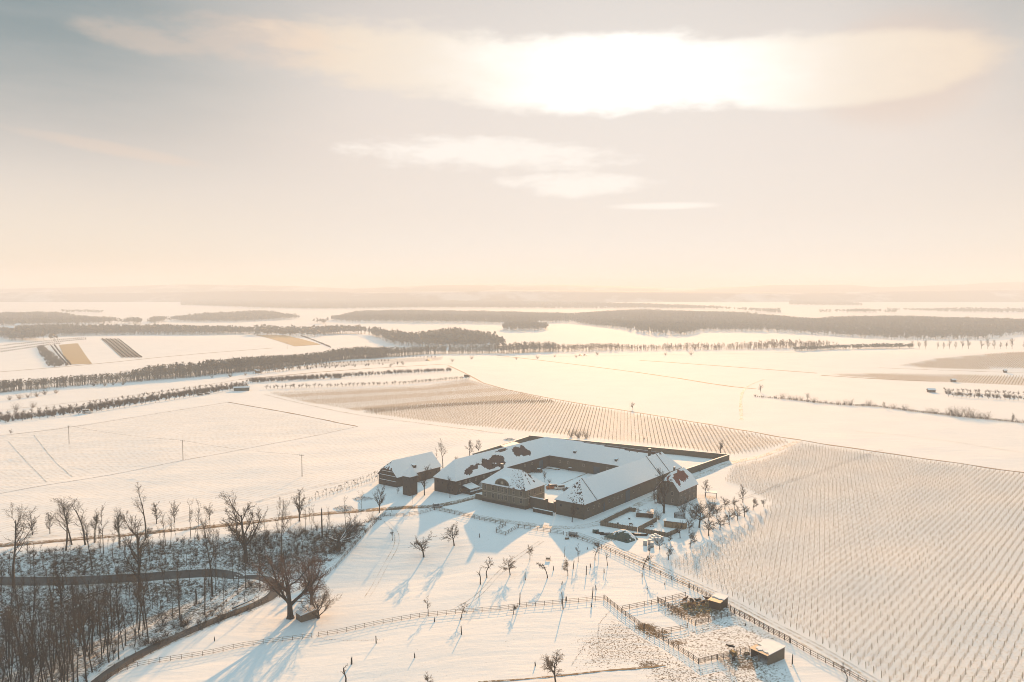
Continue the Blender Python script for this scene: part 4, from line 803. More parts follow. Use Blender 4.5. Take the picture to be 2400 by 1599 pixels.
# orchard right of the farm
OR = [(1639, 1237, 1172), (1661, 1256, 1213), (1661, 1222, 1175), (1687.6, 1242, 1203), (1680, 1213, 1176), (1709, 1230, 1188), (1699, 1194, 1163), (1721, 1192, 1163), (1729, 1220, 1184), (1615, 1250, 1212), (1594, 1262, 1220), (1617.5, 1283, 1243), (1570.7, 1274, 1247), (1566.5, 1312, 1270), (1546, 1288, 1255), (1522, 1300, 1272), (1765, 1195, 1165), (1790, 1188, 1166), (1745, 1212, 1180), (1633, 1210, 1178)]
for i, (u, vb, vt) in enumerate(sorted(OR)):
    ptree('apple' if i % 3 else 'fruit', u, vb, vt, 'bare orchard tree beside the vineyard, %s from the left in the loose orchard' % ordinal(i + 1), name='fruit_tree', group='orchard trees right of the farm', wide=rnd.uniform(.75, 1.0))
for kd, u, vb, vt, lb, kw in [
    ('spread', 1653, 1162, 1120, 'spreading bare tree at the right end of the red roofed house', {}), ('spread', 1741, 1178, 1135, 'dark bare tree at the corner where the orchard meets the vineyard', {}),
    ('spread', 1688.6, 1062, 1030, 'bare tree rising behind the corner of the enclosure wall', dict(var=1, wide=1.25)), ('spread', 1556, 1203, 1096, 'big dark bare tree in front of the red roofed house', dict(var=2, wide=.95)),
    ('round', 1341, 1224, 1168, 'bare tree in front of the end wall of the barn wing', dict(var=0)), ('round', 1054.5, 1167, 1112, 'thin bare tree against the end wall of the long wing', dict(var=1, wide=.7)),
    ('spread', 995, 1161, 1086, 'bare tree with upward crown between the tower and the long wing', dict(var=0, wide=.75)), ('slim', 967.5, 1180, 1152, 'thin bare trunk on the snow right of the tower foot', {}),
    ('spread', 889, 1202, 1128, 'broad bare tree on the lane left of the tower', dict(var=1, wide=.8)), ('tall', 1038, 1097, 1026, 'tall bare tree behind the right end of the barn', dict(var=0, wide=1.2)), ('slim', 1024, 1090, 1048, 'slender tree leaning on the tall tree behind the barn', {}),
    ('spread', 1101, 1068, 1028, 'left one of two bare trees on the field side of the long wing', dict(var=2)), ('spread', 1122, 1062, 1029, 'right one of two bare trees on the field side of the long wing', dict(var=0)),
    ('round', 1277, 1129, 1103, 'slim bare tree inside the yard behind the manor', dict(var=2, wide=.8)), ('round', 1535, 1180, 1145, 'low bushy bare tree at the left wall of the red roofed house', dict(var=1, wide=1.1)),
    ('round', 932, 1157, 1139, 'little bare tree between the barn and the tower foot', dict(var=0))]: ptree(kd, u, vb, vt, lb, **kw)
# along the upper track and on the slope: those that stand out
ST = [('tall', 32, 1376, 1188, dict(wide=1.3)), ('round', 76, 1254, 1200, dict(wide=1.1)), ('round', 117, 1251, 1198, dict(wide=.85)), ('tall', 155, 1290, 1163, dict(wide=1.35)), ('tall', 168, 1277, 1160, dict(wide=1.2)), ('sparse', 200, 1277, 1158, dict(wide=1.6)), ('tall', 216, 1334, 1198, dict(wide=.8)), ('slim', 242, 1298, 1176, {}),
      ('tall', 222, 1272, 1190, dict(ivy=True, wide=1.1)), ('slim', 263, 1310, 1230, {}), ('tall', 281, 1283, 1186, dict(ivy=True, wide=.9)), ('spread', 328, 1385, 1190, dict(wide=.85)), ('sparse', 341, 1258, 1130, dict(wide=1.5)), ('round', 367, 1228, 1174, dict(wide=.9)), ('slim', 388, 1280, 1185, {}), ('round', 409, 1225, 1170, dict(wide=.9)), ('slim', 400, 1284, 1190, {}),
      ('slim', 447, 1262, 1165, {}), ('slim', 463, 1257, 1167, {}), ('round', 491, 1218, 1176, dict(wide=1.1)), ('slim', 351, 1316, 1245, {}), ('round', 144, 1424, 1328, {}), ('tall', 498, 1398, 1180, dict(wide=.85)), ('spread', 577, 1318, 1146, dict(wide=1.15, var=1)), ('slim', 549, 1367, 1262, dict(lean=(.0, .13))), ('sparse', 556, 1250, 1148, dict(wide=1.1)),
      ('tall', 660, 1312, 1168, dict(wide=.8)), ('spread', 702, 1222, 1136, dict(wide=.9)), ('slim', 727, 1228, 1172, {}), ('slim', 735, 1226, 1180, {}), ('slim', 811, 1242, 1160, {}), ('sparse', 846, 1204, 1150, dict(lean=(0, .25))), ('sparse', 710, 1292, 1215, {}), ('slim', 620, 1290, 1228, {}), ('slim', 628, 1284, 1226, {}), ('slim', 655, 1206, 1165, {})]
DESC = {'tall': 'tall bare tree', 'slim': 'slender bare tree', 'round': 'young round headed tree', 'sparse': 'crooked open limbed tree', 'spread': 'thick trunked spreading tree'}
for kd in DESC:
    g_ = sorted([s for s in ST if s[0] == kd], key=lambda s: s[1])
    for i, (k, u, vb, vt, kw) in enumerate(g_):
        ptree(k, u, vb, vt, '%s%s near the upper track, %s such from the left' % ('ivy covered ' if kw.get('ivy') else '', DESC[kd], ordinal(i + 1)), name='forest_tree', group='trees along the upper track', **kw)
# the wood on both sides of the lower road
def in_poly(u, v, P): return float(poly_sd(np.array([u]), np.array([v]), P)[0]) > 0
def scatter(P, n, gap, seed):
    g = random.Random(seed); out = []; us = [p[0] for p in P]; vs = [p[1] for p in P]
    for _ in range(n * 60):
        if len(out) >= n: break
        u, v = g.uniform(min(us), max(us)), g.uniform(min(vs), max(vs))
        if in_poly(u, v, P) and all(((u - a) / gap) ** 2 + ((v - b) / (gap * .5)) ** 2 > 1 for a, b in out): out.append((u, v))
    return sorted(out)
W1 = [(-60, 1480), (120, 1470), (240, 1450), (330, 1470), (380, 1500), (300, 1535), (215, 1590), (140, 1660), (-60, 1720)]
for i, (u, v) in enumerate(scatter(W1, 135, 10.5, 3)):
    x, y = G(u, v); k = ('tall', 'sparse', 'slim', 'tall', 'sparse', 'slim')[i % 6]
    tree(k, (x, y), rnd.uniform(12, 19), 'thin forest trunk in the dense lower wood above the road, %s from the left' % ordinal(i + 1), name='forest_tree', group='trees of the dense lower wood', wide=rnd.uniform(.75, 1.25), lean=(rnd.uniform(-.10, .10), rnd.uniform(-.12, .06)))
W2 = [(-40, 1385), (250, 1375), (420, 1365), (600, 1368), (640, 1385), (590, 1412), (470, 1455), (380, 1490), (260, 1445), (100, 1465), (-40, 1475)]
for i, (u, v) in enumerate(scatter(W2, 70, 15, 4)):
    tree(('slim', 'slim', 'sparse', 'tall')[i % 4], G(u, v), rnd.uniform(7, 15), 'slim bare tree below the lower road, %s from the left between the bends' % ordinal(i + 1), name='forest_tree', group='trees between the road bends', wide=rnd.uniform(.7, 1.1), lean=(rnd.uniform(-.06, .06), rnd.uniform(-.12, .04)))
W3 = [(-30, 1298), (300, 1276), (600, 1250), (860, 1228), (790, 1310), (700, 1345), (640, 1352), (540, 1335), (300, 1348), (-30, 1355)]
for i, (u, v) in enumerate(scatter(W3, 78, 15, 5)):
    tree(('slim', 'slim', 'sparse')[i % 3], G(u, v), rnd.uniform(5, 11), 'small bare tree on the slope above the lower road, %s from the left' % ordinal(i + 1), name='forest_tree', group='small trees on the slope', wide=rnd.uniform(.7, 1.2), lean=(rnd.uniform(-.06, .06), rnd.uniform(-.1, .1)))
# broken trunks and fallen trees in the wood
for u, vb, hp, lb in ((755, 1262, 70, 'tall broken dark trunk beside the upper track'), (147.5, 1378, 28, 'broken trunk stub standing on the lower road edge'), (187, 1503, 70, 'thick broken trunk in the dense lower wood'), (460, 1415, 36, 'split dead trunk below the hairpin road'), (425, 1470, 30, 'short broken trunk between thin trees below the lower road')):
    x, y = G(u, vb); H = metres(hp, x, y); m = MB(); p = Vector((0, 0, -.5)); r = .34
    for k in range(5): q = Vector((rnd.uniform(-.1, .1), rnd.uniform(-.1, .1), H * (k + 1) / 5)); m.cyl(p, q, r, r * .9, 7); p = q; r *= .9
    m.cyl(p, p + Vector((.12, .05, H * .07)), r * .6, .03, 5); t = thing('dead_tree', lb, 'dead tree', (x, y, hz(x, y))); m.link('trunk', 'bark', t); m2 = MB(); m2.cyl((0, 0, H * .55), (.9, .2, H * .68), .09, .03, 5); m2.link('stub_limb', 'bark', t)
x, y = G(793, 1290); t = thing('broken_willow', 'huge broken willow with snowy fallen limbs beside the meadow fence', 'tree', (x, y, hz(x, y))); m = MB(); m.cyl((0, 0, -.5), (.2, 0, 3.4), .85, .7, 10); m.cyl((.2, 0, 3.3), (.6, .4, 6.0), .55, .3, 8); m.link('trunk', 'bark', t)
S_ = []; SN = []
for k, (dx, dy, dz, L) in enumerate(((.8, .5, .45, 9), (.9, .3, .15, 8), (-.9, .2, .2, 4.5), (.5, -.4, .05, 5), (.7, .6, .75, 8), (-.3, .2, 1, 4))):
    S0 = [[] for _ in range(10)]; grow(S0, random.Random(k + 40), Vector((.3, .1, 3.2)), Vector((dx, dy, dz)).normalized(), L, .3, 1, KT['arch'][2])
    S_ += [s for q in S0 for s in q]; SN += [(s[0], s[1], s[2] + s[6] * .75, s[3], s[4], s[5] + s[7] * .75, s[6] * .7, s[7] * .7) for s in S0[1]]
v_, q_ = prisms([(*s[:6], max(s[6], .03), max(s[7], .02)) for s in S_], 4); link('crown', np_mesh('crown', v_, q_, 'bark'), t); v_, q_ = prisms(SN, 4); link('snow_cover', np_mesh('snow_cover', v_, q_, 'snow'), t)
for i, (u, v, u2, v2, lb) in enumerate(((200, 1405, 258, 1385, 'long fallen snowy trunk below the lower road'), (203, 1396, 243, 1386, 'shorter fallen trunk lying beside the long fallen one'), (150, 1412, 182, 1400, 'fallen snowy branch in the lower wood'), (160, 1488, 120, 1505, 'fallen log among the dense lower trunks'), (545, 1428, 595, 1408, 'cut log lying along the road inside the bend'))):
    a, b = G(u, v), G(u2, v2); L = math.hypot(b[0] - a[0], b[1] - a[1]); za, zb = hz(*a), hz(*b); t = thing('fallen_log', lb, 'log', (*a, za)); m = MB(); e = (b[0] - a[0], b[1] - a[1], zb - za + .5); m.cyl((0, 0, .3), e, .26, .14, 7); m.link('trunk', 'bark', t); m = MB(); m.cyl((0, 0, .48), (e[0], e[1], e[2] + .10), .2, .11, 7); m.link('snow_cover', 'snow', t)

# ---------------------------------------------------------------- bushes and undergrowth
def bush_segs(g, H, n=26, sp=.5):
    S = []
    for _ in range(n):
        d = Vector((g.uniform(-sp, sp), g.uniform(-sp, sp), 1)).normalized(); p = Vector((g.uniform(-.2, .2) * H * .4, g.uniform(-.2, .2) * H * .4, -.1)); L = H * g.uniform(.5, 1.05); r = .022
        for k in range(3):
            q = p + d * L / 3; S.append((*p, *q, r, r * .8)); r *= .8
            for _ in range(2): e = (d + rv(g) * .8).normalized() * L * .3; S.append((*q, *(q + e), r * .8, .012))
            p = q; d = (d + rv(g) * .25).normalized()
    return np.array(S)
BUSH = [bush_segs(random.Random(k), 1.0) for k in range(6)]; LOWB = [bush_segs(random.Random(k + 50), 1.0, 16, 1.5) for k in range(6)]
def place_segs(S, x, y, z, H, rot, rs=1.0):
    c, s = math.cos(rot), math.sin(rot); T = S.copy()
    for o in (0, 3): X, Y = S[:, o] * c - S[:, o + 1] * s, S[:, o] * s + S[:, o + 1] * c; T[:, o] = x + X * H; T[:, o + 1] = y + Y * H; T[:, o + 2] = z + S[:, o + 2] * H
    T[:, 6:8] = S[:, 6:8] * rs; return T
BUSH_ME = {}
def bush(u, v, H, label, group=None, m='twig', wide=1.0, name='bare_bush', cat='bush', xy=None):
    k = rnd.randrange(6)
    if (k, m) not in BUSH_ME: d_ = BUSH[k].copy(); d_[:, :6] *= 3; BUSH_ME[(k, m)] = np_mesh('bush', *prisms(d_, 3), m)
    x, y = xy or G(u, v); o = link(name, BUSH_ME[(k, m)], None, (x, y, hz(x, y)), (0, 0, rnd.uniform(0, 6)), (H / 3 * wide, H / 3 * wide, H / 3)); return tag(o, label, cat, group)
und = []
g = random.Random(11)
for P, n, (h0, h1) in ((W3, 820, (.4, 1.9)), ([(560, 1262), (700, 1240), (850, 1230), (790, 1308), (700, 1343), (640, 1350)], 200, (1.4, 3.6)), (W2, 380, (.4, 1.9)), (W1, 300, (.6, 2.6)), ([(540, 1425), (440, 1462), (330, 1515), (370, 1520), (470, 1478), (600, 1430)], 60, (1.0, 2.6)), ([(700, 1310), (860, 1220), (905, 1208), (800, 1300)], 70, (1., 3.))):
    us = [p[0] for p in P]; vs = [p[1] for p in P]; c = 0
    while c < n:
        u, v = g.uniform(min(us), max(us)), g.uniform(min(vs), max(vs))
        if not in_poly(u, v, P): continue
        x, y = G(u, v); H = g.uniform(h0, h1) * (1.4 if g.random() < .1 else 1)
        und.append(place_segs((LOWB if c % 5 else BUSH)[g.randrange(6)], x, y, hz(x, y) - .05, H, g.uniform(0, 6), .85)); c += 1
tag(link('undergrowth', np_mesh('undergrowth', *prisms(np.concatenate(und), 3), 'dry_scrub')), 'tangled bare undergrowth covering the wooded slope', None, None, 'stuff')
for u, v, H, w, lb, m in ((1600, 1200, 5.5, 1.3, 'tall dark bush at the front corner of the red roofed house', 'bark'), (1640, 1200, 5, 1.5, 'wide dark bush right of the red roofed house', 'bark'), (1624, 1214, 4.2, 1.4, 'dark bush beside the trampoline', 'bark'), (1672, 1190, 4.2, 1.4, 'dark bush nearest the orchard edge', 'bark'), (1525, 1215, 4, 1.2, 'brown bush in the larger garden by the low hut', 'red_twig'), (1543, 1218, 4.2, 1.2, 'brown bush between the larger garden and the smaller one', 'twig'),
                        (1590, 1178, 4.2, 1.2, 'dark bush under the house front', 'bark'), (1374, 1028, 5.5, 1.3, 'bush overgrowing the vineyard wall, right one of three', 'pale_twig'), (1356, 1027, 6.2, 1.3, 'bush overgrowing the vineyard wall, middle one of three', 'twig'), (1338, 1025, 5.5, 1.2, 'bush overgrowing the vineyard wall, left one of three', 'pale_twig'), (1070, 1078, 2.2, 1.4, 'low bush on the field side of the long wing', 'twig'),
                        (1649, 1094, 2.2, 1.5, 'bush inside the enclosure by the wall corner', 'twig'), (1640, 1105, 2.0, 1.8, 'bush outside the enclosure wall in its shade', 'twig'), (1288, 1132, 2.2, 1.1, 'small yard bush behind the orange van', 'twig'), (435, 1466, 3.2, 1.6, 'snow laden bush on the road bank, larger one', 'dry_scrub'), (378, 1480, 2.6, 1.3, 'snow laden bush on the road bank, smaller one', 'dry_scrub'), (1510, 1030, 1.6, 1.2, 'low bush at the vineyard edge behind the wall', 'twig')):
    for q in range(1): bush(u, v, H, lb, m=m, wide=w)
x, y = G(436, 1466)
for i, (u, v, R_, lb) in enumerate(((432, 1462, 2.4, 'mound of snow laden brushwood on the road bank'), (808, 1192, 4.2, 'flat brush heap under snow beside the upper track'), (850, 1170, 4.0, 'snowy brush heap left of the barn'), (1194, 1031, 3.0, 'snowy brush heap at the far enclosure wall'))):
    x, y = G(u, v); S = []; SN = []
    for _ in range(150): a = rnd.uniform(0, 6.28); q = R_ * math.sqrt(rnd.random()); p = Vector((q * math.cos(a), q * math.sin(a) * .8, .9 * (1 - (q / R_) ** 2) * rnd.uniform(.3, 1) + .1)); d = rv(rnd) * .9; d.z *= .3; S.append((*p, *(p + d), .05, .03)); (SN.append((p.x, p.y, p.z + .08, p.x + d.x, p.y + d.y, p.z + d.z + .08, .09, .06)) if rnd.random() < .6 else 0)
    t = thing('brush_heap', lb, 'brush heap', (x, y, hz(x, y))); link('twigs', np_mesh('twigs', *prisms(S, 3), 'twig'), t); link('snow_cover', np_mesh('snow_cover', *prisms(SN, 4), 'snow'), t)
# hedge line on the right
H0 = [(1770, 930), (1850, 937), (1950, 948), (2050, 953), (2150, 966), (2250, 977), (2330, 985), (2400, 992)]
hl = resample(H0, 14)
for i, (u, v) in enumerate(hl):
    big = 2225 < u < 2295; H = rnd.uniform(6, 8) if big else rnd.choice((1.6, 2.2, 2.8, 4.0, 5.0)); bush(u, v + rnd.uniform(-1, 1), H, 'bush in the field hedge, %s from its left end' % ordinal(i + 1), 'bushes of the field hedge', ('twig', 'pale_twig', 'twig')[i % 3], rnd.uniform(1.2, 2.0), 'hedge_bush')
hd = [place_segs(BUSH[i % 6], *(lambda p: (p[0], p[1], hz(*p)))(G(u, v)), rnd.uniform(1.0, 1.9), i, 1.6) for i, (u, v) in enumerate(resample(H0, 5))]
tag(link('hedge_bottom', np_mesh('hedge_bottom', *prisms(np.concatenate(hd), 3), 'dry_scrub')), 'low continuous scrub under the field hedge', None, None, 'stuff')
for u, vb, vt, lb in ((1893, 938, 919, 'bare tree rising above the hedge left part'), (2072, 958, 940, 'pale round tree rising above the middle of the hedge'), (2372, 990, 967, 'leaning tree near the right end of the hedge'), (1783, 920, 899, 'lone bushy tree beside the small pond field'), (1483, 960, 941, 'lone small double tree on the vineyard boundary'), (1476, 959, 943, 'dark stem next to the lone tree on the vineyard boundary'), (26, 1019, 1004, 'lone bush on the field track at the left edge')):
    ptree('round' if 'stem' not in lb else 'slim', u, vb, vt, lb, twig='pale_twig' if 'pale' in lb or 'lone' in lb else 'twig', wide=1.2 if 'stem' not in lb else .5)
# strips of small orchard trees farther off
FM = proto('fruit', 0)
def far_fruit(u, v, H, label, group, xy=None):
    x, y = xy or G(u, v); k = rnd.randrange(3); tm, cm, top, _ = proto('fruit', k); t = thing('orchard_tree', label, 'tree', (x, y, hz(x, y)), rnd.uniform(0, 6), group); s = H / top; t.scale = (s * 1.15, s * 1.15, s); link('trunk', tm, t); link('crown', cm, t)
rows = [(((0, 992), (200, 970), (400, 938), (560, 912)), 44, 'front row of the long orchard strip'), (((0, 984), (200, 961), (400, 929), (565, 906)), 44, 'middle row of the long orchard strip'), (((0, 977), (200, 953), (400, 921), (568, 902)), 42, 'rear row of the long orchard strip'),
        (((585, 898), (750, 890), (900, 880), (1055, 872)), 58, 'dark orchard row below the railway trees'), (((625, 912), (800, 907), (950, 901), (1100, 888)), 58, 'row of clipped trees above the vineyard'), (((2215, 918), (2300, 923), (2400, 928)), 18, 'rear row of the right orchard'), (((2225, 930), (2300, 934), (2400, 940)), 18, 'front row of the right orchard')]
for P, n, lb in rows:
    q = resample(GP(*P), 1.0); idx = np.linspace(0, len(q) - 1, n).astype(int)
    for i, k in enumerate(idx): far_fruit(0, 0, rnd.uniform(3.4, 4.6), 'small tree of the %s, %s from the left' % (lb, ordinal(i + 1)), 'trees of the ' + lb, (q[k][0] + rnd.uniform(-.6, .6), q[k][1] + rnd.uniform(-.6, .6)))
ex = []
for P, n, w, H in ((((585, 893), (750, 884), (900, 875), (1055, 868)), 260, 7, 3.0), (((0, 985), (200, 961), (400, 929), (566, 906)), 520, 14, 3.0), (((625, 868), (800, 860), (940, 853)), 60, 14, 2.4), (((2220, 924), (2300, 929), (2400, 934)), 40, 6, 3.2), (((585, 896), (700, 890), (800, 886)), 60, 3, 4.0)):
    q = resample(GP(*P), 1.0)
    for k in range(n): x, y = q[rnd.randrange(len(q))]; x += rnd.uniform(-w, w) * .5; y += rnd.uniform(-w, w); ex.append(place_segs(BUSH[k % 6], x, y, hz(x, y), H * rnd.uniform(.7, 1.2), k, 1.8))
tag(link('orchard_mass', np_mesh('orchard_mass', *prisms(np.concatenate(ex), 3), 'twig')), 'thick growth filling the orchard strips', None, None, 'stuff')
# row of young staked trees climbing the field towards the barn
for r_, (P, n) in enumerate((((740, 1165), (800, 1146), (870, 1120), (890, 1108)), 22) if r_ == 0 else (((715, 1182), (790, 1158), (860, 1134), (885, 1124)), 24) for r_ in range(2)):
    q = resample(GP(*P), .5); idx = np.linspace(0, len(q) - 1, n).astype(int)
    for i, k in enumerate(idx): ptree_xy = tuple(q[k]); tree('crook', ptree_xy, rnd.uniform(1.8, 2.8), 'young staked tree left of the barn, %s from the left in the %s row' % (ordinal(i + 1), ('upper', 'lower')[r_]), name='young_tree', group='young staked trees left of the barn', wide=.8)

# ---------------------------------------------------------------- far woods
def far_wood(name, label, bot, top, spacing, H, m='far_bark', kind='mix', topz=None, seed=1, wd=1.0):
    """a wood that reads as one mass: trunks and ragged crowns over its ground outline"""
    g = np.random.default_rng(seed); P = GP(*bot) + [flatG(u, v, (topz or H) * .95) for u, v in reversed(top)]; X = [p[0] for p in P]; Y = [p[1] for p in P]
    xs = np.arange(min(X), max(X), spacing); ys = np.arange(min(Y), max(Y), spacing)
    if len(xs) * len(ys) > 400000: return
    xx, yy = np.meshgrid(xs, ys); xx = (xx + g.uniform(-.5, .5, xx.shape) * spacing).ravel(); yy = (yy + g.uniform(-.5, .5, yy.shape) * spacing).ravel()
    k = poly_sd(xx, yy, P) > 0; return grove(name, label, xx[k], yy[k], H, m, kind, g, wd)
def grove(name, label, x, y, H, m, kind, g, wd=1.0, tones=None):
    n = len(x); z = hgt(x, y); q_ = 1.0 if kind == 'twig' else .35; h = H * (.9 + q_ * g.uniform(-.28, .22, n)) * (1 + q_ * (.20 * np.sin(x * .013 + y * .021) + .10 * np.sin(x * .047 + 1.0))); base = np.stack([x, y, z], 1); V, Q, o = [], [], 0
    def add(v, t): nonlocal o; V.append(v.reshape(-1, 3)); Q.append(t + o); o += v.size // 3
    T = np.arange(n)
    r = .16 + .006 * h; a = np.stack([r, 0 * r, 0 * r], 1); b = np.stack([-r * .5, r * .87, 0 * r], 1); c = np.stack([-r * .5, -r * .87, 0 * r], 1); top = base + np.stack([g.normal(0, .3, n), g.normal(0, .3, n), h * .9], 1)
    v = np.stack([base + a, base + b, base + c, top], 1); i = T[:, None] * 4; add(v, np.concatenate([np.concatenate([i, i + 1, i + 3], 1), np.concatenate([i + 1, i + 2, i + 3], 1), np.concatenate([i + 2, i, i + 3], 1)]))
    nb = 15 if kind == 'twig' else 8
    for k in range(nb):
        if kind == 'conifer' or (kind == 'mix' and k < 4):
            w = h * .17 * wd; zc = h * g.uniform(.3, .75, n)
        else: w = h * .21 * wd; zc = h * g.uniform(.35, .85, n)
        ce = base + np.stack([g.normal(0, .4, n) * w, g.normal(0, .4, n) * w, zc], 1)
        e1 = np.stack([g.normal(0, 1, n) * w, g.normal(0, 1, n) * w, g.uniform(-.12, .35, n) * h], 1); e2 = np.stack([g.normal(0, .6, n) * w, g.normal(0, .6, n) * w, g.uniform(.05, .3, n) * h], 1)
        if kind == 'twig': e1 *= .8; e2 *= .30
        v = np.stack([ce - e1 * .6, ce + e1 * .6, ce + e2], 1); i = T[:, None] * 3; add(v, np.concatenate([i, i + 1, i + 2], 1))
    return tag(link(name, np_mesh(name, np.concatenate(V), np.concatenate(Q), m)), label, None, None, 'stuff')
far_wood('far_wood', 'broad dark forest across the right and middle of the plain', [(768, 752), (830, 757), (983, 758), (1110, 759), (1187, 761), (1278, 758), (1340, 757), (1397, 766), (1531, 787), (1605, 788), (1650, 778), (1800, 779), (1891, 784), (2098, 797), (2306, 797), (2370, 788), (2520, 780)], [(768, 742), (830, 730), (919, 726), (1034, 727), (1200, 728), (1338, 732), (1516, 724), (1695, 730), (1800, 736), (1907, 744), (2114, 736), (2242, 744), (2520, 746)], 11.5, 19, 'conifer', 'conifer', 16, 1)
far_wood('far_wood', 'dense dark wood block standing in the middle of the snowy fields', [(755, 780), (850, 781), (890, 796), (924, 809), (1008, 817), (1184, 817)], [(762, 766), (817, 762), (880, 764), (957, 773), (1034, 768), (1085, 768), (1161, 774)], 8, 19, 'far_bark', 'mix', 18, 2)
far_wood('far_wood', 'small wood on the snowy slope behind the wood block', [(1177, 776), (1230, 778), (1284, 776)], [(1190, 752), (1240, 750), (1284, 756)], 10, 18, 'far_bark', 'mix', 16, 3)
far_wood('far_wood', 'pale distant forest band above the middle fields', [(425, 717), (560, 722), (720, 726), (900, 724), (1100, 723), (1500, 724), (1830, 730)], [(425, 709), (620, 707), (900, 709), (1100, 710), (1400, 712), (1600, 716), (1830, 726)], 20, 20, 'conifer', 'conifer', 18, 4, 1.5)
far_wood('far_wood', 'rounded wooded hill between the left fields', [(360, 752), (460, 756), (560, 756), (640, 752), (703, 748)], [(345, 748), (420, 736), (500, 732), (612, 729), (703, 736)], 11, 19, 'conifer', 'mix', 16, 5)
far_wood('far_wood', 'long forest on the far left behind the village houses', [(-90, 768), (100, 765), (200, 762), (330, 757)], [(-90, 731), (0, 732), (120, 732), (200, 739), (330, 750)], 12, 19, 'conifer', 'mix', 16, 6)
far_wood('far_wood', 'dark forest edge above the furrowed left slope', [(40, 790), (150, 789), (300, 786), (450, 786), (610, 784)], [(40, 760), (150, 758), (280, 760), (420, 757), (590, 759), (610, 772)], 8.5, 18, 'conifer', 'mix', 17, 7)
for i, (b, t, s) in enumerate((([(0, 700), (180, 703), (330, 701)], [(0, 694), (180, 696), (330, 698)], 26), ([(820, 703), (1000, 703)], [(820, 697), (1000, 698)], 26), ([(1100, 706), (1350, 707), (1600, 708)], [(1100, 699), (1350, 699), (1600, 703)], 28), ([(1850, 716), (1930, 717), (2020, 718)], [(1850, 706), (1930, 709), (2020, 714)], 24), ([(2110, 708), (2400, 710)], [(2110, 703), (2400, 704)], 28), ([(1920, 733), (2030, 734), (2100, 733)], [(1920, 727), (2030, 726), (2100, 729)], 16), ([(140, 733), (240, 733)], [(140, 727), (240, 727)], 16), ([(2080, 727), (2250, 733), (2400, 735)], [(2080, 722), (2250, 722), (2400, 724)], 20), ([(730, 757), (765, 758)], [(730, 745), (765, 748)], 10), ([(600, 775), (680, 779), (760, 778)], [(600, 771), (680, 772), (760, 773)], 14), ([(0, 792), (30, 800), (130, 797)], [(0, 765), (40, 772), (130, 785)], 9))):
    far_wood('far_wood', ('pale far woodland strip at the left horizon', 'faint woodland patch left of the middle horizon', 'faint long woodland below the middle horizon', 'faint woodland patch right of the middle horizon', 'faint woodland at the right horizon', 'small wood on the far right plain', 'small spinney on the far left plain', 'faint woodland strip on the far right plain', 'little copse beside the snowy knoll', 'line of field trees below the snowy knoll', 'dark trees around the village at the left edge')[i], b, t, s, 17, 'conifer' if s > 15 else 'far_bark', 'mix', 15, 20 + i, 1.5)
def tree_line(label, P, width, step, H, m, kind='twig', seed=1, wd=1.0):
    g = np.random.default_rng(seed); q = resample(GP(*P), step); x = np.repeat(q[:, 0], width[1]); y = np.repeat(q[:, 1], width[1]); x = x + g.uniform(-1, 1, len(x)) * step; y = y + g.uniform(0, width[0], len(x))
    grove('far_tree_belt', label, x, y, H, m, kind, g, wd)
tree_line('bare tree belt along the railway, thin left part', ((-40, 928), (0, 921), (150, 908), (300, 897)), (30, 9), 2.4, 11, 'far_bark', 'twig', 31, .62)
tree_line('bare tree belt along the railway, tall middle part', ((300, 897), (450, 885), (600, 870), (800, 845), (900, 838)), (46, 14), 2.6, 14, 'far_bark', 'twig', 32, .62)
tree_line('bare tree belt along the railway in front of the wood block', ((860, 842), (1000, 832), (1190, 830), (1300, 826)), (44, 8), 3.2, 14, 'far_bark', 'twig', 33, .65)
tree_line('pale frosty tree belt along the railway on the right', ((1290, 827), (1500, 823), (1700, 822), (1960, 818)), (70, 8), 4.0, 11, 'pale_twig', 'twig', 34, .65)
tree_line('low dark shrubs ending the big snowy field', ((1870, 824), (1960, 820), (2060, 818), (2140, 817)), (14, 4), 4.0, 8, 'far_bark', 'mix', 35, 1.6)
tree_line('scrub strip below the railway trees', ((590, 880), (700, 868), (780, 858)), (18, 2), 4., 6, 'pale_twig', 'twig', 36, 1.2)
for i, (u, v) in enumerate(resample([(2140, 818), (2240, 818), (2330, 818), (2400, 818)], 13)):
    if i % 7 != 3: tree('spread' if i % 2 else 'round', G(u, v), rnd.uniform(11, 17), 'bare tree on the skyline crest of the big field, %s from the left' % ordinal(i + 1), name='crest_tree', group='trees on the field crest', wide=.8)
for i, (u, v) in enumerate([(15, 905), (22, 938), (45, 936), (65, 932), (86, 930), (105, 925), (132, 922), (220, 905), (245, 905), (265, 903), (288, 902), (327, 893), (350, 891), (372, 889), (497, 886), (540, 884), (77, 956), (37, 962), (575, 880), (1560, 833), (1620, 832), (1400, 832), (1350, 838), (1300, 837), (1260, 841), (1210, 843), (1105, 842), (945, 855), (915, 860), (1060, 848)]):
    bush(u, v, rnd.uniform(3, 6), 'scattered field bush beyond the orchards, %s counted' % ordinal(i + 1), 'scattered bushes on the far fields', ('pale_twig', 'twig')[i % 2], 1.4, 'field_bush')
hb = []
for k in range(260): s_, t_ = rnd.random(), rnd.random(); u = 88 + 40 * s_ * t_ + 22 * t_ + (18 + 4 * t_) * (rnd.random() - .2); v = 814 + 46 * t_; x, y = G(u, v); hb.append(place_segs(BUSH[k % 6], x, y, hz(x, y), rnd.uniform(3, 5), k, 3.2))
tag(link('hedge_block', np_mesh('hedge_block', *prisms(np.concatenate(hb), 3), 'far_bark')), 'dark hedge block between the stubble field and the left slope', None, None, 'stuff')
yr = []
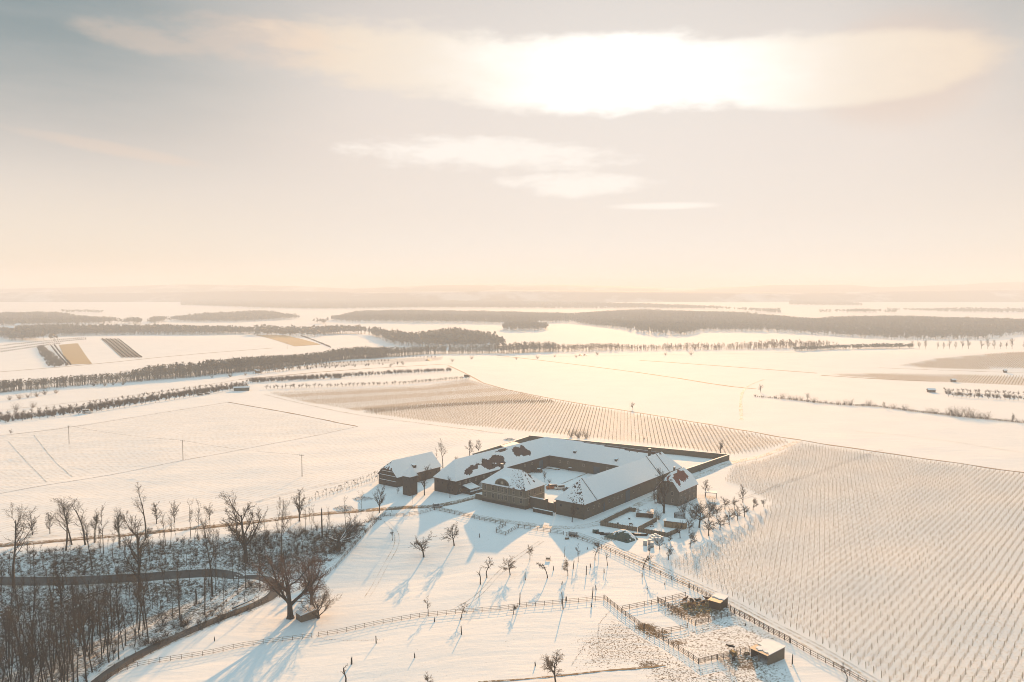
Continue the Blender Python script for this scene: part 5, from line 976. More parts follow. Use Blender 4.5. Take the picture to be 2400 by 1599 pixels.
for k in range(5):
    for P in (((240 + k * 9, 795), (292 + k * 10, 838)),):
        for (x, y) in resample(GP(*P), 3.0): yr.append(place_segs(BUSH[k % 6], x, y, hz(x, y), rnd.uniform(1.2, 2.0), k + x, 3.0))
for P in (((0, 820), (110, 805), (200, 796)), ((0, 812), (110, 800), (200, 793)), ((0, 826), (110, 810), (140, 806)), ((700, 850), (900, 836), (1020, 838)), ((640, 862), (780, 852), (910, 846)), ((120, 812), (158, 856)), ((128, 811), (166, 856)), ((705, 788), (775, 815))):
    for (x, y) in resample(GP(*P), 5.0): yr.append(place_segs(BUSH[int(x) % 6], x, y, hz(x, y), rnd.uniform(1.6, 2.8), x, 3.0))
tag(link('shrub_rows', np_mesh('shrub_rows', *prisms(np.concatenate(yr), 3), 'twig')), 'thin rows of shrubs ruled across the far left fields', None, None, 'stuff')

# ---------------------------------------------------------------- vineyards
def vineyard(poly, az, spacing, label, group, post_gap, vine_gap, near=0., thin=1.0, vm='vine_wood', vh=1.0, seed=1, skip=None):
    g = np.random.default_rng(seed); W = np.array(GP(*poly)); d = np.array([math.sin(az), math.cos(az)]); n = np.array([d[1], -d[0]]); A, B = W @ n, W @ d; k0, k1 = math.ceil(A.min() / spacing), math.floor(A.max() / spacing); num = 0
    for k in range(k0, k1 + 1):
        c = k * spacing; xs = []
        for i in range(len(W)):
            j = (i + 1) % len(W)
            if (A[i] <= c) != (A[j] <= c): xs.append(B[i] + (B[j] - B[i]) * (c - A[i]) / (A[j] - A[i]))
        xs.sort()
        for b0, b1 in zip(xs[::2], xs[1::2]):
            if b1 - b0 < 8: continue
            num += 1; o2 = n * c + d * b0; z0 = hz(*o2); row = thing('vine_row', label % ordinal(num), 'vine row', (*o2, z0), 0, group)
            L = b1 - b0; tp = np.arange(0, L, post_gap); P2 = o2 + d * tp[:, None]; zz = hgt(P2[:, 0], P2[:, 1]) - z0; vis = np.hypot(P2[:, 0], P2[:, 1]) < near; S = []
            for q, (t, z, isn) in enumerate(zip(tp, zz, vis)):
                end = q == 0; ln = (-d[0] * .45, -d[1] * .45) if end else (g.normal(0, .05), g.normal(0, .05))
                if isn:
                    me = _cache.get('vpost') or _cache.setdefault('vpost', np_mesh('post', *prisms([(0, 0, -.2, 0, 0, 1.75, .05, .045)], 4), 'steel_post'))
                    link('post', me, row, (d[0] * t, d[1] * t, z), (-ln[1] * .55, ln[0] * .55, 0), (1.4 if end else 1, 1.4 if end else 1, 1.12 if end else 1))
                else: S.append((d[0] * t, d[1] * t, z - .2, d[0] * t + ln[0], d[1] * t + ln[1], z + 1.75, .05 * thin, .045 * thin))
            if S: o = link('far_post', np_mesh('far_post', *prisms(S, 3), 'steel_post'), row); o['kind'] = 'stuff'
            tv = np.arange(.8, L, vine_gap); tv = tv + g.normal(0, .12, len(tv)); keep = g.random(len(tv)) > .16; tv = tv[keep]; P2 = o2 + d * tv[:, None]; zz = hgt(P2[:, 0], P2[:, 1]) - z0; m_ = len(tv)
            base = np.stack([d[0] * tv, d[1] * tv, zz - .05], 1); top = base + np.stack([g.normal(0, .06, m_), g.normal(0, .06, m_), g.uniform(.6, 1.1, m_) * vh], 1); V = [np.column_stack([base, top, np.full(m_, .032 * thin), np.full(m_, .026 * thin)])]
            for s_ in (-1, 1):
                e = top + np.stack([d[0] * s_ * g.uniform(.3, .6, m_), d[1] * s_ * g.uniform(.3, .6, m_), g.uniform(-.05, .45, m_) * vh], 1); V.append(np.column_stack([top, e, np.full(m_, .018 * thin), np.full(m_, .010 * thin)]))
            o = link('vines', np_mesh('vines', *prisms(np.concatenate(V), 3), vm), row); o['kind'] = 'stuff'
            tw = np.append(np.arange(0, L, 12.0), L); P2 = o2 + d * tw[:, None]; zz = hgt(P2[:, 0], P2[:, 1]) - z0; q = np.stack([d[0] * tw, d[1] * tw, zz], 1); V = []
            for hh in (.85, 1.3): w_ = q + np.array([0, 0, hh]); V.append(np.column_stack([w_[:-1], w_[1:], np.full(len(tw) - 1, .018 * thin), np.full(len(tw) - 1, .018 * thin)]))
            link('wires', np_mesh('wires', *prisms(np.concatenate(V), 3), 'wire'), row)
    return num
VY = [(1720, 1092), (1790, 1080), (1880, 1040), (2140, 1077), (2420, 1114), (2700, 1180), (2700, 1700), (2175, 1660), (2060, 1585), (1960, 1528), (1880, 1482), (1760, 1420), (1690, 1385), (1568, 1322), (1640, 1287), (1700, 1258), (1752, 1226), (1815, 1182), (1760, 1150), (1700, 1128)]
vineyard(VY, math.atan2(2800 - 1200, FPX), 2.05, 'staked vine row of the large right vineyard, %s counting from its farm side', 'vine rows of the large right vineyard', 5.0, 1.0, near=238, thin=1.0, seed=1)
BV = [(838, 966), (1010, 949), (1290, 938), (1500, 972), (1700, 1006), (1860, 1036), (1770, 1060), (1715, 1066), (1520, 1042), (1400, 1028), (1240, 1012), (1000, 988)]
vineyard(BV, math.atan2(1465 - 1200, FPX), 2.3, 'vine row of the vineyard behind the farm, %s from the left', 'vine rows behind the farm', 6.0, 1.0, thin=1.25, vm='vine_tan', seed=2)
def vine_mass(name, label, poly, az, spacing, gap, m, thin, vh, seed):
    g = np.random.default_rng(seed); W = np.array(GP(*poly)); d = np.array([math.sin(az), math.cos(az)]); n = np.array([d[1], -d[0]]); A, B = W @ n, W @ d
    aa, bb = np.meshgrid(np.arange(A.min(), A.max(), spacing), np.arange(B.min(), B.max(), gap)); p = aa.ravel()[:, None] * n + bb.ravel()[:, None] * d + g.normal(0, .1, (aa.size, 2)); p = p[poly_sd(p[:, 0], p[:, 1], [tuple(w) for w in W]) > 0]
    z = hgt(p[:, 0], p[:, 1]); k = len(p); b = np.column_stack([p, z - .05]); t = b + np.column_stack([g.normal(0, .15, k), g.normal(0, .15, k), g.uniform(.9, 1.7, k) * vh]); S = np.column_stack([b, t, np.full(k, .05 * thin), np.full(k, .035 * thin)])
    tag(link(name, np_mesh(name, *prisms(S, 3), m)), label, None, None, 'stuff')
vine_mass('vine_mass', 'brown vines of the upper vineyard beyond the farm', [(630, 922), (800, 914), (1000, 905), (1095, 890), (1150, 906), (1285, 936), (1010, 946), (836, 963), (700, 940)], math.atan2(265, FPX), 2.2, 1.2, 'vine_tan', 1.2, 1.0, 5)
vine_mass('vine_mass', 'dense brown vine band across the upper vineyard', [(845, 960), (1010, 948), (1180, 939), (1290, 938), (1300, 944), (1150, 948), (1000, 957), (880, 968)], math.atan2(265, FPX), 1.8, .9, 'vine_tan', 2.0, 1.0, 6)
vine_mass('vine_mass', 'dark vine rows on the right hand crest field', [(2105, 858), (2190, 842), (2300, 832), (2420, 826), (2420, 864), (2250, 866)], R(40), 2.4, 1.3, 'vine_tan', 1.4, 1.0, 7)
vine_mass('vine_mass', 'vine rows below the right hand crest field', [(1945, 878), (2060, 876), (2200, 878), (2420, 882), (2420, 905), (2260, 898), (2100, 892)], R(35), 2.6, 1.3, 'vine_tan', 1.3, 1.0, 8)
vine_mass('vine_mass', 'young vine rows below the railway trees', [(690, 856), (780, 850), (920, 842), (1040, 838), (1030, 846), (900, 854), (760, 862)], R(-60), 4., 2.5, 'pale_twig', 1.7, 1.3, 9)

# ---------------------------------------------------------------- fences
def fence(label, pts, h=1.25, rails=3, gap=2.5, m='dark_wood', pr=.13, rr=.055, name='rail_fence', lead=None):
    pr *= 1.05; rr *= 1.0; gap *= 1.0
    P = resample(GP(*pts) if not lead else lead, .25); seg = np.hypot(*np.diff(P, axis=0).T); cum = np.concatenate([[0], np.cumsum(seg)]); n = max(1, round(cum[-1] / gap)); t = np.linspace(0, cum[-1], n + 1)
    Q = np.column_stack([np.interp(t, cum, P[:, 0]), np.interp(t, cum, P[:, 1])]); Z = hgt(Q[:, 0], Q[:, 1]); x0, y0, z0 = Q[0][0], Q[0][1], Z[0]; o = thing(name, label, 'fence', (x0, y0, z0))
    for (x, y), z in zip(Q, Z): link('post', box_me(m), o, (x - x0, y - y0, z - z0 - .3), (rnd.uniform(-.03, .03), rnd.uniform(-.03, .03), rnd.uniform(0, .4)), (pr, pr, h + .3 + rnd.uniform(-.04, .10)))
    rail = _cache.get(('rail', m))
    if not rail: mb = MB(); mb.box(0, 1, -.5, .5, -.5, .5); rail = _cache[('rail', m)] = mb.make('rail', m)
    for k in range(n):
        a, b = Vector((*Q[k], Z[k])), Vector((*Q[k + 1], Z[k + 1])); d = b - a; L = d.length
        for r in range(rails):
            zz = h * (.96 - r * (.74 / max(1, rails - 1))) + rnd.uniform(-.03, .03); link('rail', rail, o, (a.x - x0, a.y - y0, a.z - z0 + zz), (0, -math.asin(d.z / L), math.atan2(d.y, d.x)), (L, rr, rr * 1.7))
    return o
fence('rail fence between the wooded slope and the shaded meadow', ((900, 1206), (870, 1237), (835, 1275), (788, 1330)))
fence('rail fence from the meadow corner down to the road bend', ((786, 1332), (740, 1361), (700, 1384), (655, 1401)), 1.2)
fence('rail fence along the road below the bend', ((628, 1408), (560, 1437), (499, 1464), (410, 1504), (320, 1549), (252, 1592), (225, 1612)), 1.15, 3, 2.6)
fence('rail fence below the barn tower along the lane', ((901, 1209.5), (945, 1211), (994, 1203.5), (1018, 1195.5)), 1.3)
fence('post fence along the lane verge beside the tower shadow', ((903, 1204), (938, 1194), (962, 1193), (991, 1191)), 1.15, 1, 3.2)
fence('sturdy rail fence between the lane and the shaded meadow', ((1019, 1196), (1042, 1200), (1086, 1210.5), (1139, 1222), (1185.5, 1232)), 1.35)
fence('small jutting pen of rail fence on the meadow side', ((1185.5, 1232.5), (1158.5, 1247.5), (1184.5, 1255), (1214, 1237.5)), 1.35)
fence('rail fence below the yard from the jutting pen to the water tank', ((1215, 1237), (1255, 1243.5), (1294, 1249), (1321, 1253.5)), 1.35)
fence('long rail fence along the field lane from the water tank to the pens', ((1327, 1257), (1352, 1263), (1399, 1280), (1444, 1300), (1486, 1320), (1526, 1338), (1570, 1358), (1614, 1378)), 1.35)
fence('heavy rail fence behind the cattle pen on the lane side', ((1616, 1379), (1651, 1396), (1700, 1423), (1721, 1438)), 1.5, 4, 1.9, pr=.17)
fence('heavy double rail fence along the lane beside the paddock', ((1722, 1439), (1760, 1458), (1796, 1479), (1851, 1507)), 1.6, 4, 1.9, pr=.18, rr=.075)
fence('rail fence along the lane below the board shelter', ((1853, 1508), (1899, 1535), (1975, 1575), (2050, 1617)), 1.3, 3, 2.4)
fence('thin rail fence in the bottom meadow, part left of the gap', ((252, 1590), (306, 1566), (372, 1553), (457, 1540), (508, 1530.5), (560, 1518), (627, 1508), (731, 1494.5)), 1.25, 3, 2.5, pr=.1, rr=.04)
fence('thin rail fence across the middle meadow, part right of the gap', ((746, 1492), (797, 1484), (850, 1472), (899, 1461.5), (984, 1447), (1072, 1438), (1174, 1430.5), (1277, 1419), (1347, 1412.5), (1415, 1406)), 1.25, 3, 2.5, pr=.1, rr=.04)
fence('rail fence running from the middle meadow corner to the trampled gateway', ((1416, 1405), (1456, 1437), (1508, 1474)), 1.35, 4, 2.2)
fence('rail fence above the trampled gateway up to the cattle pen', ((1458, 1431), (1524, 1417.5), (1541, 1414), (1607, 1398)), 1.3, 3, 2.6)
fence('tight rail fence on the near side of the cattle pen', ((1541.5, 1411), (1573, 1430), (1605, 1453)), 1.5, 5, 1.7)
fence('metal field gate at the lower corner of the cattle pen', ((1605.5, 1453.5), (1617, 1460), (1629, 1467.5)), 1.3, 4, 1.6, m='grey_metal', rr=.045)
fence('rail fence dividing the cattle pen from the paddock, lower part', ((1552, 1484), (1590, 1478), (1612, 1472)), 1.25, 3, 2.4); fence('rail fence dividing the cattle pen from the paddock, upper part', ((1630, 1467), (1664, 1457.5), (1720, 1442)), 1.3, 4, 2.4)
fence('rail fence along the ditch side of the paddock', ((1510, 1474), (1551, 1500), (1594, 1528), (1637, 1557)), 1.4, 4, 2.0)
fence('rail fence along the bottom of the paddock', ((1638, 1557), (1677, 1547.5), (1711, 1541)), 1.4, 5, 1.9)
fence('open metal gate swung out below the paddock', ((1680, 1545), (1700, 1565), (1722, 1584)), 1.1, 4, 2.4, m='grey_metal', rr=.04)
fence('metal hurdle between the hay rack and the board shelter', ((1725, 1534), (1742, 1530), (1757, 1527)), 1.3, 4, 1.4, m='grey_metal', rr=.045)
# drainage ditch and footprints in the snow
drape('ditch', smooth_line(GP((1120, 1599), (1220, 1594), (1330, 1583), (1420, 1572), (1500, 1567), (1560, 1560))), .6, 'verge', .09, 1.0, wob=1.2)
def footprints(P, n, w, seed):
    g = random.Random(seed); q = resample(GP(*P), .3); m = MB()
    for k in range(0, len(q), 2):
        x, y = q[k] + np.array((g.uniform(-w, w), g.uniform(-w, w))); z = hz(x, y) + .045; r = g.uniform(.07, .14); m.poly([(x + r * math.cos(t), y + 1.7 * r * math.sin(t), z) for t in np.linspace(0, 5.2, 6)])
    return m
m = MB()
for i, P in enumerate((((1430, 1432), (1405, 1460), (1400, 1490), (1415, 1545)), ((1400, 1510), (1375, 1505), (1340, 1560)), ((1400, 1480), (1450, 1472), (1500, 1475)), ((900, 1500), (760, 1498), (740, 1490)))):
    f = footprints(P, 0, .18, i); o = len(m.V); m.V += f.V; m.F += [tuple(a + o for a in q) for q in f.F]; m.M += f.M
tag(m.link('footprints', 'verge'), kind='stuff')

# ---------------------------------------------------------------- posts and stumps of the old orchard
def stump(u, vb, hp, label, r=.14, jag=True):
    x, y = G(u, vb); H = metres(hp, x, y); t = thing('tree_stump', label, 'stump', (x, y, hz(x, y))); m = MB(); p = Vector((0, 0, -.3)); lx, ly = rnd.uniform(-.12, .12), rnd.uniform(-.12, .12); rr = r * 1.25
    for k in range(4): q = Vector((lx * H * (k + 1) / 4 + rnd.uniform(-.03, .03), ly * H * (k + 1) / 4, H * (k + 1) / 4)); m.cyl(p, q, rr, rr * .92, 7); p = q; rr *= .92
    if jag: m.cyl(p - Vector((0, 0, .05)), p + Vector((r * .4, 0, .28)), rr * .55, .02, 5)
    m.link('trunk', 'bark', t); link('snow_cap', box_me('snow'), t, (p.x - .03, p.y, p.z), (0, 0, .5), (rr * 1.2, rr * 1.2, .06)); return t
for a in [(1124, 1260, 9, 'short post with pale top in the shaded meadow below the jutting pen'), (1231, 1360, 18, 'dead stem standing below the slender fruit tree'), (1343, 1334, 20, 'dead stem right of the drooping fruit tree'), (1297, 1337, 9, 'short stump below the feed trough'), (1374, 1347, 20, 'dead stem in the middle of the upper orchard right side'), (1384, 1330, 9, 'short stump above the tall dead stem'), (1416, 1343, 10, 'short leaning stump nearest the lane fence'), (1317, 1370, 7, 'small stump below the drooping fruit tree'), (1218, 1418, 28, 'tall dead stem touching the middle meadow fence'), (1320, 1428, 40, 'tallest dead pole crossing the middle meadow fence'), (1327, 1409, 10, 'thick stump just right of the tallest dead pole'),
          (1388, 1403, 28, 'forked dead stem near the meadow fence corner'), (1397, 1383, 11, 'short dead stem above the forked one'), (1385.6, 1423, 9, 'stump below the fence under the forked dead stem'), (1018.7, 1457.5, 10, 'stump below the fence left of the bent tree'), (1082, 1487.5, 21, 'dead stem with a knob below the bent tree'), (972, 1542, 10, 'jagged stump alone in the bottom meadow'), (1254.6, 1561, 10, 'slim stump left of the pointed fruit tree'), (1377, 1288, 5, 'tiny stump at the tip of the farm shadow'), (882, 1508, 18, 'dead stem in the bottom meadow below the thin fence'), (824, 1557, 17, 'thick broken stump beside the two stemmed dead tree'), (503, 1503, 9, 'little post alone below the road fence'), (1505, 1353, 10, 'stump under the fruit tree that overhangs the fence'), (1558, 1371, 6, 'low stump near the cattle pen'), (1857, 1556, 22, 'leaning dead stem right of the board shelter'), (1747, 1467, 6, 'small dark post inside the paddock')]: stump(*a, r=.2 if 'thick' in a[3] else .13)

# ---------------------------------------------------------------- poles
def pole(u, vb, vt, label):
    x, y = G(u, vb); H = metres(vb - vt, x, y); t = thing('power_pole', label, 'power pole', (x, y, hz(x, y)), R(-25)); m = MB(); m.cyl((0, 0, -.5), (0, 0, H), .17, .11, 8); m.link('mast', 'dark_wood', t); m = MB(); m.box(-1.5, 1.5, -.07, .07, H - .35, H - .2); m.link('crossarm', 'grey_metal', t)
    for q in (-1.35, 1.35, 0): m = MB(); m.cyl((q, 0, H - .2 + (.2 if q == 0 else 0)), (q, 0, H + .2 + (.2 if q == 0 else 0)), .08, .05, 8); m.link('insulator', 'white_paint', t)
    return Vector((x, y, hz(x, y) + H + .1))
PT = [pole(162, 1040, 998, 'power pole farthest to the left on the open snow field'), pole(429, 1078, 1032, 'middle power pole standing on the field boundary'), pole(708, 1117, 1066, 'power pole standing nearest the barn on the open field')]
for i, (a, b) in enumerate(zip(PT[:-1], PT[1:])):
    for q, s_ in enumerate((-1.2, 0, 1.2)):
        S = []; pv = None; e = Vector((math.cos(R(-25)), math.sin(R(-25)), 0)) * s_
        for k in range(17): f = k / 16; p = a.lerp(b, f) + e - Vector((0, 0, 3.2 * f * (1 - f) * 4 * .35)); (S.append((*pv, *p, .012, .012)) if pv else 0); pv = p
        tag(link('power_wire', np_mesh('power_wire', *prisms(S, 3), 'black_rubber')), '%s wire of the span %s' % (('lower', 'middle', 'upper')[q], ('between the far pole and the middle pole', 'between the middle pole and the pole nearest the barn')[i]), 'wire', 'wires of the power line')
for u, vb, vt, lb in ((1210 / 2.9425, 888, 868, 'thin pole beside the railway belt on the left'), (73, 930, 905, 'thin pole in the fields left of the long orchard strip'), (673, 818, 802, 'thin mast above the railway belt')):
    x, y = G(u, vb); H = metres(vb - vt, x, y); t = thing('mast', lb, 'mast', (x, y, hz(x, y))); m = MB(); m.cyl((0, 0, -1), (0, 0, H), .2, .14, 6); m.link('shaft', 'dark_wood', t); m = MB(); m.box(-1.2, 1.2, -.08, .08, H - .6, H - .4); m.link('crossarm', 'grey_metal', t)
# white road markers along the valley road
rp = resample(ROAD, .5)
for i, (u, v) in enumerate(((292, 1548), (318, 1532), (347, 1518), (374, 1505), (268, 1563), (412, 1487))):
    x, y = G(u, v + 1); t = thing('road_marker', 'white topped marker post at the road edge, %s counting upward from the bottom' % ordinal(sorted((1548, 1532, 1518, 1505, 1563, 1487), reverse=True).index(v) + 1), 'marker post', (x, y, hz(x, y)), 0, 'marker posts along the valley road'); link('post', box_me('dark_wood'), t, (0, 0, -.2), (0, 0, .6), (.14, .14, 1.0)); link('reflector_cap', box_me('white_paint'), t, (0, 0, .8), (0, 0, .6), (.17, .17, .3))

# ---------------------------------------------------------------- vehicles
def car(name, label, cat, xy, ang, paint, L=4.4, W=1.8, H=1.5, van=False, snow=True):
    x, y = xy; t = thing(name, label, cat, (x, y, hz(x, y) + .02), ang); w = W / 2; hb = H * .52
    if van: prof = [(-L * .5, .32), (-L * .5, H * .86), (-L * .46, H), (L * .22, H), (L * .36, H * .62), (L * .49, H * .5), (L * .5, .32)]; gl = [(-L * .44, H * .62, L * .20, H * .9)]
    else: prof = [(-L * .5, .34), (-L * .5, hb * .98), (-L * .43, hb * 1.08), (-L * .36, H * .96), (-L * .3, H), (L * .04, H), (L * .20, hb * 1.08), (L * .46, hb * .88), (L * .5, hb * .7), (L * .5, .34)]; gl = [(-L * .36, hb * 1.12, -L * .06, H * .93), (-L * .03, hb * 1.12, L * .10, H * .93)]
    m = MB(); m.extrude([(a, -w, b) for a, b in prof], (0, W, 0)); me = m.make('body', paint); link('body', me, t)
    for a, b, c, d in gl:
        for s_ in (-1, 1): link('side_window', box_me('glass'), t, ((a + c) / 2, s_ * (w + .004), b), (0, 0, 0), (abs(c - a), .02, d - b))
    m = MB(); (xa, za), (xb, zb) = ((L * .365, H * .63), (L * .225, H * .97)) if van else ((L * .195, hb * 1.11), (L * .045, H * .985)); m.poly([(xa + .02, -w * .86, za), (xa + .02, w * .86, za), (xb + .02, w * .8, zb), (xb + .02, -w * .8, zb)]); m.link('windscreen', 'glass', t)
    m = MB(); m.poly([(-L * .5 - .012, w * .8, H * .6), (-L * .5 - .012, -w * .8, H * .6), (-L * .5 - .012, -w * .8, H * .84), (-L * .5 - .012, w * .8, H * .84)]) if van else m.poly([(-L * .435 - .02, w * .8, hb * 1.1), (-L * .435 - .02, -w * .8, hb * 1.1), (-L * .365 - .02, -w * .78, H * .94), (-L * .365 - .02, w * .78, H * .94)]); m.link('rear_window', 'glass', t)
    for a in (-L * .31, L * .31):
        for s_ in (-1, 1):
            m = MB(); m.cyl((a, s_ * (w - .19), .32), (a, s_ * (w + .015), .32), .33, n=14); o = m.link('wheel', 'black_rubber', t); m = MB(); m.cyl((a, s_ * (w + .016), .32), (a, s_ * (w + .03), .32), .2, n=10); m.link('rim', 'grey_metal', o)
    for s_ in (-1, 1): link('headlight', box_me('lamp_lens'), t, (L * .5, s_ * w * .72, hb * .62), (0, 0, 0), (.06, .34, .14)); link('tail_light', box_me('red_tile'), t, (-L * .5, s_ * w * .78, hb * .7), (0, 0, 0), (.05, .2, .22))
    if snow: z = H + .004; x0, x1 = (-L * .46, L * .22) if van else (-L * .3, L * .04); link('snow_cover', box_me('snow'), t, ((x0 + x1) / 2, 0, z), (0, 0, 0), (x1 - x0 - .05, W * .92, .09)); 
    return t
car('parked_car', 'pale car with a snowy roof parked at the lane corner near the tower', 'car', G(1025, 1189), R(8), 'silver_paint', 4.6)
car('parked_van', 'orange van parked in the sunlit yard behind the manor', 'van', flatG(1293, 1146), R(-168), 'orange_paint', 5.2, 1.95, 2.1, True); car('parked_van', 'white van with wide windows parked beside the orange van', 'van', flatG(1311, 1147), R(-160), 'white_paint', 4.6, 1.85, 2.0, True)
car('parked_car', 'dark car half hidden behind the front hip of the barn wing', 'car', flatG(1330, 1150), R(-165), 'dark_paint'); car('parked_car', 'dark estate car parked by the blue gate of the long wing', 'car', flatG(1260, 1107), R(175), 'dark_paint', 4.9, 1.9, 1.75)
# snowed up machines along the back wing
x, y = flatG(1287, 1091); t = thing('water_tank', 'tall round tank under snow at the back wing, left of the trailer', 'tank', (x, y, 0)); m = MB(); m.cyl((0, 0, 0), (0, 0, 2.6), 1.1, n=14); m.link('shell', 'grey_metal', t); m = MB(); m.cyl((0, 0, 2.603), (0, 0, 2.85), 1.18, 1.0, n=14); m.link('snow_cap', 'snow', t)
for u, v, lb in ((1321, 1092, 'upright round silo tank under snow, left of two'), (1331.5, 1094, 'upright round silo tank under snow, right of two')):
    x, y = flatG(u, v); t = thing('silo_tank', lb, 'tank', (x, y, 0), 0, 'round tanks in the yard'); m = MB(); m.cyl((0, 0, .5), (0, 0, 2.5), .95, n=14); m.link('shell', 'wrap', t); m = MB(); m.cyl((0, 0, 2.503), (0, 0, 2.75), 1.05, .9, n=14); m.link('snow_cap', 'snow', t)
    for a in range(3): link('leg', box_me('rust_metal'), t, (.7 * math.cos(a * 2.1), .7 * math.sin(a * 2.1), 0), (0, 0, 0), (.12, .12, .5))
x, y = flatG(1304, 1092); t = thing('farm_trailer', 'snowed up farm trailer with a slanting board on its side', 'trailer', (x, y, 0), R(-37.8)); m = MB(); m.box(-2.2, 2.2, -1, 1, .7, .85); m.box(-2.2, 2.2, -1, -.93, .85, 2.0); m.box(-2.2, 2.2, .93, 1, .85, 2.0); m.box(-2.2, -2.13, -.93, .93, .85, 2.0); m.box(2.13, 2.2, -.93, .93, .85, 2.0); m.link('body', 'dark_wood', t); link('snow_cover', box_me('snow'), t, (0, 0, 1.6), (0, 0, 0), (4.2, 1.8, .6)); m = MB(); m.extrude([(1.0, -2.2, .05), (1.0, -2.1, .0), (1.0, -1.02, 1.95), (1.0, -1.12, 2.0)], (1.4, 0, 0)); m.link('side_board', 'weathered_wood', t)
for a in (-1.3, 1.3):
    for s_ in (-1, 1): m = MB(); m.cyl((a, s_ * .98, .42), (a, s_ * 1.16, .42), .42, n=12); m.link('wheel', 'black_rubber', t)
x, y = flatG(1337, 1103); t = thing('hay_tedder', 'small snowy implement on thin wheels in the yard', 'farm implement', (x, y, 0), R(-20)); m = MB(); m.box(-.9, .9, -.5, .5, 1.2, 1.35); m.link('frame', 'rust_metal', t); link('snow_cover', box_me('snow'), t, (0, 0, 1.353), (0, 0, 0), (1.75, 1.0, .18))
for a in (-.75, 0, .75): link('strut', box_me('rust_metal'), t, (a, -.3, .3), (0, 0, 0), (.07, .07, .9)); m = MB(); m.cyl((a, -.38, .3), (a, -.22, .3), .3, n=10); m.link('wheel', 'black_rubber', t)
x, y = flatG(1332, 1098); t = thing('workbench', 'snowy table standing between the tanks and the implement', 'table', (x, y, 0), R(-37.8)); link('table_top', box_me('weathered_wood'), t, (0, 0, .85), (0, 0, 0), (2.4, 1.2, .1)); link('snow_cover', box_me('snow'), t, (0, 0, .953), (0, 0, 0), (2.4, 1.2, .18))
for a in (-1, 1):
    for b in (-.45, .45): link('leg', box_me('weathered_wood'), t, (a, b, 0), (0, 0, 0), (.1, .1, .85))
x, y = flatG(1295, 1099); t = thing('timber_stack', 'long snow covered timber stack lying across the yard', 'timber stack', (x, y, 0), R(-37.8))
for k in range(5): link('beam', box_me('dark_wood'), t, (rnd.uniform(-.3, .3), k * .42 - .8, 0), (0, 0, 0), (7.4, .36, .38))
link('snow_cover', box_me('snow'), t, (0, .05, .385), (0, 0, 0), (7.5, 2.1, .16))
x, y = flatG(1280, 1092.5); t = thing('pallet_stack', 'low snowy pallet stack in the yard corner', 'pallets', (x, y, 0), R(-37.8))
for k in range(4): link('pallet', box_me('weathered_wood'), t, (0, 0, k * .16), (0, 0, rnd.uniform(-.05, .05)), (1.6, 1.2, .12))
link('snow_cover', box_me('snow'), t, (0, 0, .61), (0, 0, 0), (1.6, 1.2, .18))
drape('yard_rut', smooth_line([flatG(*p) for p in ((1315, 1135), (1345, 1122), (1375, 1110), (1390, 1103))]), .8, 'track_slush', .05, 1.0, wob=.5); drape('gate_slush', [flatG(1380, 1106.5), flatG(1398, 1103.5)], 2.6, 'track_slush', .06, .5, wob=.8)
# silage heap under a green tarp, bales, logs and the water tank
def tarp_heap():
    A, B = np.array(G(1421, 1262)), np.array(G(1494, 1277)); c = (np.array(G(1421, 1263)) + np.array(G(1492, 1262)) + np.array(G(1455, 1272)) + np.array(G(1455, 1246))) / 4; a = math.atan2(*(np.array(G(1473, 1276)) - np.array(G(1423, 1262)))[::-1]); t = thing('silage_heap', 'ridge shaped heap under a dark green tarp patched with snow', 'tarp heap', (*c, 0), a); n, k = 44, 30; V = []
    for j in range(k + 1):
        for i in range(n + 1):
            u, v = i / n * 2 - 1, j / k * 2 - 1; e = max(0, 1 - abs(u) ** 2.6) ** .7 * max(0, 1 - abs(v) ** 1.7); z = 3.0 * e * (.75 + .35 * math.sin(u * 2.2 + .6)) + .22 * fract((u * 2.4, v * 2.4, 4), 3) * (e > .02); V.append((u * 5.6, v * 3.6, max(-.1, z) if e > .01 else -.12))
    F = [(j * (n + 1) + i, j * (n + 1) + i + 1, (j + 1) * (n + 1) + i + 1, (j + 1) * (n + 1) + i) for j in range(k) for i in range(n)]; link('tarp', mesh('tarp', V, F, 'tarp', None, True), t); SF = []
    for f in F:
        c_ = sum((Vector(V[q]) for q in f), Vector()) / 4; nz = fract((c_.x * .45, c_.y * .45, 2.2), 3)
        if c_.z > .15 and (nz + (c_.z - 1.9) * .40 + (.22 if c_.x > 1.5 else 0) - (.18 if c_.y < -1.2 and c_.x < 1.5 else 0) > .18): SF.append(f)
    SV = [(p[0], p[1], p[2] + .09) for p in V]; used = sorted({q for f in SF for q in f}); mp = {q: i for i, q in enumerate(used)}; V2 = [SV[q] for q in used] + [V[q] for q in used]; nn = len(used); cnt = {}
    for f in SF:
        for e in zip(f, f[1:] + f[:1]): cnt[e] = cnt.get(e, 0) + 1
    FF = [tuple(mp[q] for q in f) for f in SF] + [(mp[b], mp[a], mp[a] + nn, mp[b] + nn) for a, b in cnt if (b, a) not in cnt]; link('snow_cover', mesh('snow_cover', V2, FF, 'snow'), t)
    for i in range(11): a_ = rnd.uniform(-.9, .6); m = MB(); x, y = 5.4 - .35 * abs(a_) * 4, a_ * 3.4; m.cyl((x - .15, y, .3 + .25 * (i % 3)), (x + .12, y, .3 + .25 * (i % 3)), .36, n=10); m.link('tyre', 'black_rubber', t)
tarp_heap()
